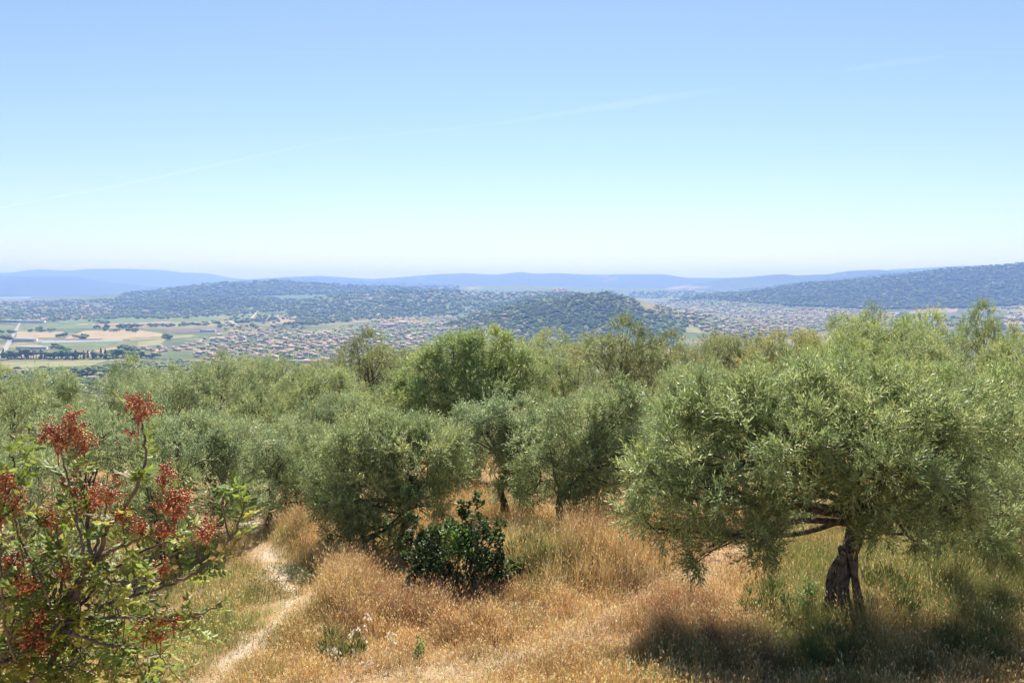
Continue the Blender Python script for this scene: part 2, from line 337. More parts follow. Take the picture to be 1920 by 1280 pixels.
FL = [
 ('wheat_field', [(32,622),(120,622),(116,633),(30,634)], mw), ('wheat_field', [(156,621),(257,618),(319,628),(120,635)], mw),
 ('wheat_field', [(120,635),(319,628),(319,632),(197,638)], mw), ('covered_crop', [(69,639),(229,636.5),(231,639.5),(81,643)], mp),
 ('green_field', [(71,644),(225,641),(197,651),(94,651)], mg), ('ploughed_field', [(105,635.5),(195,635),(187,638),(100,638.5)], mb_),
 ('wheat_field', [(174,658),(216,651),(232,654),(221,668)], mw), ('wheat_field', [(24,661),(172,659),(172,668),(22,668)], mw),
 ('meadow', [(0,680),(206,675),(169,686),(0,692)], my), ('green_field', [(45,609),(174,609),(172,616),(42,618)], mg),
 ('green_field', [(111,600),(319,592),(319,601.5),(112,607.5)], mg), ('fallow_field', [(174,608.4),(319,602.5),(319,606),(174,611)], mt),
 ('ploughed_field', [(300,618),(417,613),(417,620),(333,624)], mb_), ('green_field', [(397,582),(487,575),(475,592),(407,593)], mv),
 ('green_field', [(493,577),(560,575),(553,583),(480,588)], mv), ('wheat_field', [(500,592),(523,590),(520,598),(483,600)], mw),
 ('fallow_field', [(520,597),(557,593),(553,605),(500,607)], mt), ('green_field', [(430,598),(487,595),(490,603),(433,607)], mg),
 ('green_field', [(0,613),(30,612),(20,621),(0,623)], mg), ('meadow', [(240,634),(363,627),(360,633),(245,639)], my),
 ('fallow_field', [(260,641),(313,635),(300,647),(258,651)], my), ('green_field', [(867,575),(940,566),(907,577),(873,583)], mg),
 ('fallow_field', [(787,563),(853,561.5),(853,565.5),(800,566)], mt), ('fallow_field', [(690,587),(717,586),(715,591),(690,591.5)], mt),
 ('green_field', [(640,592),(683,590),(680,597),(640,598)], mg), ('meadow', [(1280,607),(1363,614),(1360,629),(1280,622)], my),
 ('fallow_field', [(1737,577),(1800,575),(1793,585),(1693,588)], mt), ('green_field', [(1873,577),(1925,569),(1925,583),(1880,588)], my),
 ('fallow_field', [(1883,593),(1925,583),(1925,607),(1883,611)], mt), ('fallow_field', [(1630,588),(1687,585),(1680,592),(1633,593)], mt),
 ('green_field', [(560,622),(640,616),(630,624),(556,628)], my), ('green_field', [(320,592),(400,593),(420,601),(322,602)], mg),
 ('green_field', [(320,605),(425,601),(428,611),(321,615)], my), ('wheat_field', [(395,632),(450,629),(445,633),(390,636)], mw),
 ('meadow', [(700,571),(780,568),(775,574),(700,577)], mg), ('green_field', [(0,572),(90,571),(60,579),(0,582)], mg),
 ('fallow_field', [(150,572),(172,570),(175,574),(150,575)], mt), ('meadow', [(1560,594),(1640,590),(1630,600),(1570,604)], my),
 ('green_field', [(1800,600),(1880,596),(1880,606),(1800,612)], mg),
]
for nm, pl_, m_ in FL: field(nm, pl_, m_)
mroad = pmat('road_asphalt', (.30, .29, .28), .9, .2, scale=.3, col2=(.24, .23, .23))
field('road', [(40.5,598),(43,598),(6,674),(-8,674)], mroad, .9)
field('road', [(486,577),(489,577),(474,597),(470,597)], rowmat('track', (.42, .36, .26), (.36, .3, .2)), .9)
field('road', [(427,601),(431,600),(452,611),(446,612)], bpy.data.materials['track'], .9)
mwat = pmat('lake_water', (.10, .22, .28), .15, .5, scale=.01)
field('lake', [(-40,557),(62,556),(55,560),(-40,561.5)], mwat, .6)

# ------------------------------------------------------------------ houses
rngH = np.random.default_rng(5)
mwall = []
for i, c in enumerate([(.62, .52, .40), (.68, .62, .52), (.58, .45, .32), (.70, .68, .64)]):
    mwall.append(pmat('render_wall_%s' % 'abcd'[i], c, .9, .1, scale=.4, col2=tuple(k * .88 for k in c)))
mroof = []
for i, c in enumerate([(.52, .36, .27), (.60, .43, .34), (.47, .34, .27), (.64, .52, .43)]):
    mroof.append(pmat('clay_roof_%s' % 'abcd'[i], c, .85, .15, scale=1.2, col2=tuple(k * .72 for k in c)))
mglass = pmat('window_glass', (.05, .06, .07), .2, .5, scale=1)
mwhite = pmat('white_render', (.75, .74, .72), .8, .2, scale=.3, col2=(.68, .67, .65))
mgreyroof = pmat('sheet_roof', (.50, .51, .52), .6, .3, scale=.2, col2=(.40, .41, .43))
def boxf(x0, x1, y0, y1, z0, z1):
    V = [(x0,y0,z0),(x1,y0,z0),(x1,y1,z0),(x0,y1,z0),(x0,y0,z1),(x1,y0,z1),(x1,y1,z1),(x0,y1,z1)]
    return np.array(V, float), np.array([(0,3,2,1),(4,5,6,7),(0,1,5,4),(1,2,6,5),(2,3,7,6),(3,0,4,7)])
def gable(L, Wd, h, rh, hip=0, ov=.5):
    """wall prism with gable and tiled roof slabs; ridge along x"""
    V = [(-L/2,-Wd/2,-1.5),(L/2,-Wd/2,-1.5),(L/2,Wd/2,-1.5),(-L/2,Wd/2,-1.5),(-L/2,-Wd/2,h),(L/2,-Wd/2,h),(L/2,Wd/2,h),(-L/2,Wd/2,h)]
    Q = [(0,1,5,4),(2,3,7,6)]; T = []
    if hip: Q += [(1,2,6,5),(3,0,4,7)]
    else:
        V += [(-L/2,0,h+rh),(L/2,0,h+rh)]; Q += [(1,2,6,5),(3,0,4,7)]; T += [(5,6,9),(7,4,8)]
    l, b = L/2+ov, Wd/2+ov; dz = -ov*rh/(Wd/2)*.9; r = l - hip*Wd/2*.95
    top = np.array([(-l,-b,h+dz),(l,-b,h+dz),(l,b,h+dz),(-l,b,h+dz),(-r,0,h+rh),(r,0,h+rh)]); bot = top.copy(); top[:, 2] += .28
    RV = np.vstack([top, bot]); RQ = [(0,1,5,4),(2,3,4,5),(6,7,1,0),(8,9,3,2)]; RT = []
    RQ += [(7,8,2,1),(9,6,0,3)]
    RT += [(1,2,5),(3,0,4)]
    RQ2 = [(10,11,7,6),(11,10,9,8)]
    return np.array(V, float), Q, T, RV, RQ + RQ2, RT
PROT = []
spec = [(14, 9, 3.0, 1.7, 0), (12, 9, 5.6, 1.7, 0), (16, 9, 3.2, 1.8, 1), (11, 10, 5.4, 1.9, 1), (18, 9, 3.1, 1.6, 0), (13, 10, 3.3, 1.8, 0)]
def housemb(s, wing, hasw=True):
    wm, rm, nm = MB(), MB(), MB()
    V, Q, T, RV, RQ, RT = gable(*s); wm.add(V, Q, T if len(T) else None); rm.add(RV, RQ, RT)
    if wing:
        V, Q, T, RV, RQ, RT = gable(s[0] * .5, s[1] * .62, s[2] * .82, s[3] * .6, 0)
        off = np.array([s[0] * .22, -s[1] * .62, 0]); wm.add(V + off, Q, T if len(T) else None); rm.add(RV + off, RQ, RT)
    vv, q = boxf(-s[0] * .25, -s[0] * .25 + .8, .8, 1.6, s[2], s[2] + s[3] + .7); rm.add(vv, q)
    L, Wd, h = s[:3]
    for fl in range(2 if h > 5 else 1):
        for k in range(3):
            x = -L / 2 + L * (k + .5) / 3 - (.6 if k else .9)
            vv, q = boxf(x, x + (1.2 if k else 1.8), -Wd / 2 - .06, -Wd / 2 + .04, .9 + fl * 2.7, 2.3 + fl * 2.7); nm.add(vv, q)
    return wm, rm, nm
for k, s in enumerate(spec):
    wm, rm, nm = housemb(s, k % 2 == 0)
    for v_ in range(2):
        a = wm.build('wall', mwall[(k + v_ * 2) % 4], 'mesh'); b = rm.build('roof', mroof[(k * 3 + v_) % 4], 'mesh'); c = None
        PROT.append((a, b, c, wm, rm, (k + v_ * 2) % 4, (k * 3 + v_) % 4))
def samp(rng, poly, n):
    """n random points in a photo-space polygon"""
    p = np.array(poly, float); lo, hi = p.min(0), p.max(0); out = []
    while len(out) < n:
        q = rng.uniform(lo, hi, (n * 3, 2)); ins = np.zeros(len(q), bool); j = len(p) - 1
        for i in range(len(p)):
            c = ((p[i, 1] > q[:, 1]) != (p[j, 1] > q[:, 1])) & (q[:, 0] < (p[j, 0] - p[i, 0]) * (q[:, 1] - p[i, 1]) / (p[j, 1] - p[i, 1] + 1e-9) + p[i, 0])
            ins ^= c; j = i
        out += list(q[ins])
    return np.array(out[:n])
HZ = [  # region, count, label
 ([(330,650),(430,622),(520,612),(600,625),(720,600),(860,590),(960,585),(1000,600),(960,640),(800,665),(640,690),(470,690),(370,672)], 1000, 'small terracotta roofed house in the town spread across the valley floor'),
 ([(255,655),(330,648),(345,656),(300,664),(255,664)], 26, 'small terracotta roofed house in the hamlet beside the wheat fields'),
 ([(1230,566),(1330,560),(1480,576),(1620,580),(1650,592),(1560,618),(1440,640),(1330,625),(1290,605),(1225,590)], 700, 'pale walled house in the suburb to the right of the small wooded hill'),
 ([(640,556),(700,548),(800,548),(900,549),(1000,548),(1000,560),(880,562),(760,562),(640,566)], 220, 'distant house on the rise behind the valley town'),
 ([(560,560),(640,560),(760,566),(760,580),(640,585),(560,580)], 34, 'lone house among the trees on the rise behind the town'),
 ([(985,553),(1000,547),(1055,541),(1070,545),(1060,551),(1000,556)], 60, 'distant house of the hilltop village'),
 ([(40,596),(120,590),(220,580),(290,580),(300,590),(160,598),(60,603)], 120, 'distant house along the far edge of the fields'),
 ([(0,566),(220,562),(240,580),(100,592),(0,600)], 110, 'distant house on the hazy far plain'),
 ([(960,560),(1150,556),(1200,580),(1180,620),(1100,640),(960,640),(930,600)], 30, 'house half hidden in the woods of the small hill'),
 ([(1560,560),(1700,545),(1900,530),(1920,560),(1860,575),(1600,578)], 34, 'lone house on the lower slope of the big wooded ridge'),
 ([(1200,555),(1330,553),(1500,560),(1550,570),(1300,566)], 34, 'lone house at the foot of the big wooded ridge'),
 ([(20,700),(200,690),(260,700),(150,722),(20,716)], 14, 'tile roofed house just beyond the olive grove'),
 ([(1780,605),(1870,600),(1870,612),(1790,615)], 6, 'farmhouse beside the dry fields on the right'),
 ([(360,575),(620,570),(620,600),(420,620)], 22, 'farmhouse among the green fields of the valley'),
 ([(1000,620),(1110,605),(1180,620),(1180,640),(1060,650)], 30, 'red roofed house at the foot of the small wooded hill'),
]
allh = []
for ri, (poly, n, lab) in enumerate(HZ):
    q = samp(rngH, poly, n); X, Y, Z, ok = hit(q[:, 0], q[:, 1])
    for i in range(n):
        if ok[i] and Y[i] < 9500: allh.append((X[i], Y[i], Z[i], ri))
# keep apart
keep = []; grid = {}
for h in allh:
    k = (int(h[0] // 13), int(h[1] // 13))
    if any((k[0] + a, k[1] + b) in grid for a in (-1, 0, 1) for b in (-1, 0, 1)): continue
    grid[k] = 1; keep.append(h)
allh = sorted(keep, key=lambda h: h[1])
stuffW = [MB() for _ in range(8)]
GRP = ['houses of the valley town', 'houses of the hamlet', 'houses of the suburb', 'houses on the rise', 'lone houses on the rise', 'houses of the hilltop village', 'houses at the far edge of the fields', 'houses on the far plain', 'houses in the hill woods', 'houses on the ridge slope', 'houses at the ridge foot', 'houses below the grove', 'farmhouses on the right', 'farmhouses in the fields', 'houses at the hill foot']
NI = 296
for n, (x, y, z, ri) in enumerate(allh):
    k = rngH.integers(0, len(PROT)); a, b, c, wm, rm, iw, ir = PROT[k]
    rz = rngH.normal(0, .35) + (math.pi if rngH.random() < .3 else 0) + (math.pi / 2 if rngH.random() < .2 else 0); s = rngH.uniform(.72, 1.12)
    if n < NI:
        u_, v_ = topix(x, y, z); LB = HZ[ri][2]
        sty = ('two storey ' if spec[k // 2][2] > 5 else '') + ['ochre', 'cream', 'tan', 'white'][iw] + ' house, ' + ['terracotta', 'pink tile', 'brown tile', 'pale tile'][ir] + (' hipped' if spec[k // 2][4] else '') + ' roof'
        if ri == 0:
            pl_ = 'left end' if u_ < 450 else 'left part' if u_ < 590 else 'apartment block area' if u_ < 680 else 'two hall area' if u_ < 790 else 'right end'
            LB = sty + (', far ' if v_ < 632 else ', near ' if v_ > 662 else ', middle ') + pl_ + ' of the town'
        else: LB = sty + {1: ' in the hamlet beside the wheat fields', 2: ' in the suburb right of the small wooded hill', 11: ' just beyond the grove on the left'}.get(ri, ', ' + GRP[ri].replace('houses', 'among those', 1) if ri not in (12, 13) else ' among the fields')
        e = empty('house', (x, y, z), LB, 'house', GRP[ri], rz); e.scale = (s, s, s)
        for me, nm in ((a, 'wall'), (b, 'roof')):
            o = bpy.data.objects.new(nm, me); C.objects.link(o); o.parent = e
    else:
        s *= 1 + .25 * (y > 4500)
        R_ = np.array([[math.cos(rz), math.sin(rz), 0], [-math.sin(rz), math.cos(rz), 0], [0, 0, 1]])
        for src, dst in ((wm, stuffW[iw]), (rm, stuffW[4 + ir])):
            V = np.concatenate(src.V) @ R_ * s + (x, y, z); dst.add(V, np.concatenate(src.Q), np.concatenate(src.T) if src.T else None)
Vs, Qs, Ts, mq, mt_ = [], [], [], [], []; off = 0
for i, m_ in enumerate(stuffW):
    if not m_.V: continue
    Vs.append(np.concatenate(m_.V)); q_ = np.concatenate(m_.Q); Qs.append(q_ + off); mq += [i] * len(q_)
    if m_.T: t_ = np.concatenate(m_.T); Ts.append(t_ + off); mt_ += [i] * len(t_)
    off += m_.n
o = mesh_np('distant_houses', np.concatenate(Vs), [np.concatenate(Qs), np.concatenate(Ts)], mwall + mroof, None, matidx=mq + mt_)
tag(o, 'hundreds of tiny tile roofed houses scattered across the hazy valley', 'houses', None, 'stuff')
# larger buildings one can pick out
def block(name, u, v, L, Wd, h, label, cat, rz=0, roofm=mgreyroof, wallm=mwhite, floors=0, rh=1.2):
    X, Y, Z, ok = hit(u, v); e = empty(name, (X[0], Y[0], Z[0]), label, cat, None, rz)
    V, Q, T, RV, RQ, RT = gable(L, Wd, h, rh, 0, .6); m1 = MB(); m1.add(V, Q, T if len(T) else None); m1.build('wall', wallm, e)
    m2 = MB(); m2.add(RV, RQ, RT); m2.build('roof', roofm, e)
    for f in range(floors):
        k = min(8, max(3, int(L / 4)))
        for i in range(k):
            m3 = MB(); x = -L / 2 + L * (i + .5) / k; vv, q = boxf(x - .7, x + .7, -Wd / 2 - .08, -Wd / 2 + .05, 1 + f * 3, 2.5 + f * 3); m3.add(vv, q); m3.build('window', mglass, e)
block('apartment_block', 622, 678, 13, 12, 17, 'tall white apartment block at the near edge of the town, right one of the pair', 'apartment block', .5, mroof[3], mwhite, 5)
block('apartment_block', 611, 684, 14, 12, 12, 'lower white apartment block at the near edge of the town, left one of the pair', 'apartment block', .5, mroof[3], mwhite, 3)
block('warehouse', 47, 640, 55, 22, 7, 'long white roofed warehouse beside the straight road', 'warehouse', .05)
block('warehouse', 60, 655, 62, 20, 6, 'grey roofed warehouse nearer the tree row beside the straight road', 'warehouse', .05, mgreyroof, mwall[3])
block('warehouse', 390, 622, 44, 16, 6, 'white roofed farm shed between the ploughed field and the town', 'warehouse', 0)
block('hall', 726, 613, 42, 26, 8, 'large hall with a broad pinkish roof in the middle of the town', 'hall', .1, mroof[1], mwall[0], 1, 4)
block('hall', 757, 609, 32, 22, 9, 'second large hall with a pale peaked roof in the middle of the town', 'hall', -.2, mroof[3], mwall[1], 1, 4)
block('warehouse', 585, 684, 70, 14, 8, 'long low pale building beside the white apartment blocks', 'building', .1, mroof[3], mwall[1], 2)
block('warehouse', 60, 605, 90, 30, 8, 'wide white industrial roof at the far end of the straight road', 'warehouse', 0)
block('warehouse', 20, 604, 70, 30, 8, 'pale industrial building left of the far end of the road', 'warehouse', 0)
block('warehouse', 72, 703, 30, 16, 6, 'pink tiled long building just beyond the grove on the left', 'building', .2, mroof[1], mwall[1], 1, 2.5)

# ------------------------------------------------------------------ distant trees and woods
def ico():
    t = (1 + 5 ** .5) / 2
    V = nrm(np.array([(-1,t,0),(1,t,0),(-1,-t,0),(1,-t,0),(0,-1,t),(0,1,t),(0,-1,-t),(0,1,-t),(t,0,-1),(t,0,1),(-t,0,-1),(-t,0,1)], float))
    T = np.array([(0,11,5),(0,5,1),(0,1,7),(0,7,10),(0,10,11),(1,5,9),(5,11,4),(11,10,2),(10,7,6),(7,1,8),(3,9,4),(3,4,2),(3,2,6),(3,6,8),(3,8,9),(4,9,5),(2,4,11),(6,2,10),(8,6,7),(9,8,1)])
    return V, T
def subd(V, T):
    e = {}; V = list(map(tuple, V)); out = []
    def mid(a, b):
        k = (min(a, b), max(a, b))
        if k not in e: m = nrm(np.array(V[a]) + np.array(V[b])); e[k] = len(V); V.append(tuple(m))
        return e[k]
    for a, b, c in T:
        ab, bc, ca = mid(a, b), mid(b, c), mid(c, a); out += [(a, ab, ca), (b, bc, ab), (c, ca, bc), (ab, bc, ca)]
    return np.array(V), np.array(out)
I0 = ico(); I1 = subd(*I0); I2 = subd(*I1)
mfar = vcmat('far_foliage', .95, .2, .2, .05)
def woods_protos(rng, kind, nl, base):
    """a far crown: many small leaf-clump faces on a lumpy body, plus a short trunk"""
    mb = MB(); Vb, Tb = base
    for k in range(nl):
        if kind == 'round': c = np.array([rng.normal(0, .28), rng.normal(0, .28), rng.uniform(.35, .8)]); r = np.array([1, 1, .85]) * rng.uniform(.22, .38)
        elif kind == 'tall': z = (k + .5) / nl; c = np.array([rng.normal(0, .03), rng.normal(0, .03), .08 + z * .85]); r = np.array([.17 * (1.1 - z * .75), .17 * (1.1 - z * .75), .16])
        else: c = np.array([rng.normal(0, .3), rng.normal(0, .3), rng.uniform(.55, .85)]); r = np.array([1.1, 1.1, .6]) * rng.uniform(.2, .34)
        V = Vb * r * (1 + rng.normal(0, .1, (len(Vb), 1))) + c
        mb.add(V, None, Tb, np.broadcast_to(np.array([1, 1, 1.]) * rng.uniform(.88, 1.12), (len(V), 3)))
    a = MB(); tube(a, [(0, 0, -.1), (0.01, 0, .2), (0, 0.01, .5)], [.05, .04, .02], 5); mb.add(np.concatenate(a.V), np.concatenate(a.Q), np.concatenate(a.T), (.9, .7, .6))
    return mb
rngT = np.random.default_rng(9)
PR = {k: [woods_protos(rngT, k, n, I1) for _ in range(3)] for k, n in (('round', 7), ('tall', 5), ('pine', 6))}
PRl = {k: [woods_protos(rngT, k, n, I0) for _ in range(4)] for k, n in (('round', 4), ('tall', 3), ('pine', 4))}
greens = np.array([(.14, .20, .06), (.18, .23, .07), (.11, .165, .05), (.21, .23, .085), (.14, .18, .07)])
PM = {}
for k in PR:
    PM[k] = []
    for mb in PR[k]:
        for gi in (0, 2, 3):
            Vv = np.concatenate(mb.V); cc = np.concatenate(mb.c) * greens[gi] * rngT.uniform(.85, 1.2)
            PM[k].append(mesh_np('tree', Vv, ([np.concatenate(mb.Q)] if mb.Q else []) + [np.concatenate(mb.T)], mfar, 'mesh', cc, True))
TI = []   # individual trees in the valley: (region, n, kind, height range, label, group)
def far_tree(u, v, kind, h, label, group, name='tree'):
    X, Y, Z, ok = hit(u, v)
    if not ok[0]: return
    o = bpy.data.objects.new(name, PM[kind][rngT.integers(0, len(PM[kind]))]); C.objects.link(o)
    o.location = (X[0], Y[0], Z[0] - .3); hh = rngT.uniform(*h); o.scale = (hh * rngT.uniform(.9, 1.3), hh * rngT.uniform(.9, 1.3), hh) if kind != 'tall' else (hh, hh, hh)
    o.rotation_euler = (0, 0, rngT.uniform(0, 6)); tag(o, label, 'tree', group)
ORD = 'first second third fourth fifth sixth seventh eighth ninth tenth eleventh twelfth thirteenth fourteenth fifteenth sixteenth seventeenth eighteenth nineteenth twentieth'.split()
for ui, u in enumerate(np.linspace(2, 232, 38)):
    k = rngT.choice(['tall', 'round', 'tall', 'pine']); far_tree(u + rngT.normal(0, 2), 672 + rngT.normal(0, .8), k, (13, 22), {'tall': 'slim upright', 'round': 'rounded', 'pine': 'broad topped'}[k] + ' tree, ' + (ORD[ui] + ' from the road end' if ui < 19 else ORD[37 - ui] + ' from the grove end') + ' of the long row across the plain', 'tree row across the plain', {'tall': 'poplar_tree', 'round': 'broadleaf_tree', 'pine': 'pine_tree'}[k])
for u0, u1, v0, v1, n, wh in ((45, 260, 622, 622, 16, "behind the wheat fields left of the pale sheds"), (100, 160, 632, 636, 9, "between the two wheat fields by the warehouse"), (95, 125, 649, 660, 8, "beside the grey warehouse"), (230, 262, 655, 664, 14, "at the hamlet's left side"), (174, 420, 617, 608, 40, "along the dark strip behind the big wheat field"), (250, 350, 597, 599, 10, "beyond the far green fields"), (310, 335, 634, 640, 6, "near the hamlet's right side"), (440, 520, 606, 600, 26, "between the green fields and the town"), (510, 512, 597, 600, 3, "by the small orange field"), (160, 200, 600, 608, 7, "in the far left green field"), (70, 200, 706, 702, 26, "just beyond the grove on the left"), (225, 300, 668, 672, 10, "right of the long row on the plain"), (540, 600, 610, 604, 18, "at the far edge of the town"), (1850, 1925, 596, 604, 14, "at the right edge between the dry fields"), (1700, 1800, 596, 600, 18, "below the big ridge on the right"), (0, 30, 634, 640, 8, "left of the straight road by the sheds"), (0, 26, 622, 626, 6, "left of the straight road by the green field")):
    for i in range(n):
        t = rngT.random(); k = rngT.choice(['round', 'round', 'pine']); far_tree(u0 + (u1 - u0) * t, v0 + (v1 - v0) * t + rngT.normal(0, .9), k, (8, 15), ('wide' if k == 'pine' else 'round') + ' dark tree in the hedgerow ' + wh, 'hedgerow trees ' + wh, 'broadleaf_tree' if k == 'round' else 'pine_tree')
# woods: too many to count
WR = [  # polygon, n, size, colour bias, kinds
 ([(370,655),(430,622),(520,612),(600,620),(720,598),(860,588),(960,583),(1000,600),(960,640),(800,665),(640,692),(470,694)], 1500, (3.5, 8), 0, 'rrt'),
 ([(1225,566),(1330,560),(1480,574),(1640,578),(1660,592),(1560,620),(1440,642),(1330,628),(1290,608),(1225,592)], 1300, (3.5, 9), 0, 'rrt'),
 ([(830,609),(880,588),(930,570),(1000,555),(1060,549),(1138,541),(1170,552),(1200,570),(1170,600),(1200,640),(1060,660),(940,640),(900,625)], 3200, (4, 11), 0, 'rrp'),
 ([(1180,570),(1250,590),(1290,610),(1260,650),(1170,650),(1150,600)], 500, (6, 10), 1, 'r'),
 ([(190,600),(240,571),(300,561),(400,554),(480,556),(560,562),(560,570),(400,582),(300,590)], 1700, (6, 15), 0, 'rp'),
 ([(240,592),(400,584),(560,570),(620,568),(620,576),(430,592),(300,598)], 380, (10, 14), 0, 'r'),
 ([(200,575),(240,547),(330,533),(440,521),(520,517),(640,526),(760,530),(860,537),(860,548),(640,552),(400,556),(240,570)], 3600, (9, 20), 1, 'r'),
 ([(560,563),(640,549),(860,545),(1000,548),(1100,550),(1000,562),(860,590),(700,600),(560,612),(540,585)], 1700, (9, 15), 0, 'r'),
 ([(1250,566),(1330,551),(1400,542),(1500,529),(1560,524),(1620,519),(1680,511),(1730,504),(1850,493),(1925,488),(1925,572),(1800,578),(1640,580),(1480,574),(1330,562)], 7500, (8, 17), 0, 'rp'),
 ([(1640,592),(1925,575),(1925,625),(1700,640)], 220, (8, 12), 0, 'r'),
 ([(0,566),(260,560),(240,585),(60,594),(0,606)], 600, (10, 15), 0, 'r'),
 ([(0,596),(300,586),(330,592),(120,602),(0,606)], 260, (8, 12), 0, 'r'),
 ([(380,600),(560,580),(640,600),(560,618),(430,625)], 110, (8, 13), 0, 'r'),
 ([(0,696),(210,688),(330,676),(470,690),(350,740),(0,740)], 420, (7, 11), 0, 'rp'),
 ([(1180,548),(1330,545),(1500,560),(1330,560),(1180,560)], 300, (12, 20), 0, 'r'),
]
wm_ = MB(); KK = {'r': 'round', 't': 'tall', 'p': 'pine'}
bank = {}
for poly, n, hr, bias, kinds in WR:
    q = samp(rngT, poly, n); X, Y, Z, ok = hit(q[:, 0], q[:, 1])
    for i in range(n):
        if not ok[i]: continue
        k = KK[kinds[rngT.integers(0, len(kinds))]]; pi_ = rngT.integers(0, 4)
        hh = rngT.uniform(*hr); cl = greens[rngT.integers(0, 5)] * rngT.uniform(.9, 1.2) * (1.2 if bias else 1.1)
        bank.setdefault((k, pi_), []).append((X[i], Y[i], Z[i] - .5, hh, cl, rngT.uniform(0, 6.28)))
for (k, pi_), L_ in bank.items():
    mb = PRl[k][pi_]; V0 = np.concatenate(mb.V); Q0 = np.concatenate(mb.Q); T0 = np.concatenate(mb.T); c0 = np.concatenate(mb.c)
    n = len(L_); pos = np.array([l[:3] for l in L_]); hh = np.array([l[3] for l in L_]); cl = np.array([l[4] for l in L_]); an = np.array([l[5] for l in L_])
    wd = hh * (1.55 if k != 'tall' else 1.0)
    ca, sa = np.cos(an), np.sin(an)
    Vx = (V0[None, :, 0] * ca[:, None] - V0[None, :, 1] * sa[:, None]) * wd[:, None]; Vy = (V0[None, :, 0] * sa[:, None] + V0[None, :, 1] * ca[:, None]) * wd[:, None]
    V = np.stack([Vx, Vy, V0[None, :, 2] * hh[:, None] * (.82 if k != 'tall' else 1)], -1) + pos[:, None]
    o_ = (np.arange(n) * len(V0))[:, None, None]
    wm_.add(V.reshape(-1, 3), (Q0[None] + o_).reshape(-1, 4), (T0[None] + o_).reshape(-1, 3), (c0[None] * cl[:, None]).reshape(-1, 3))
o = wm_.build('woodland', mfar, None, True); tag(o, 'dark green woods and garden trees over the far hills and between the houses', 'woodland', None, 'stuff')

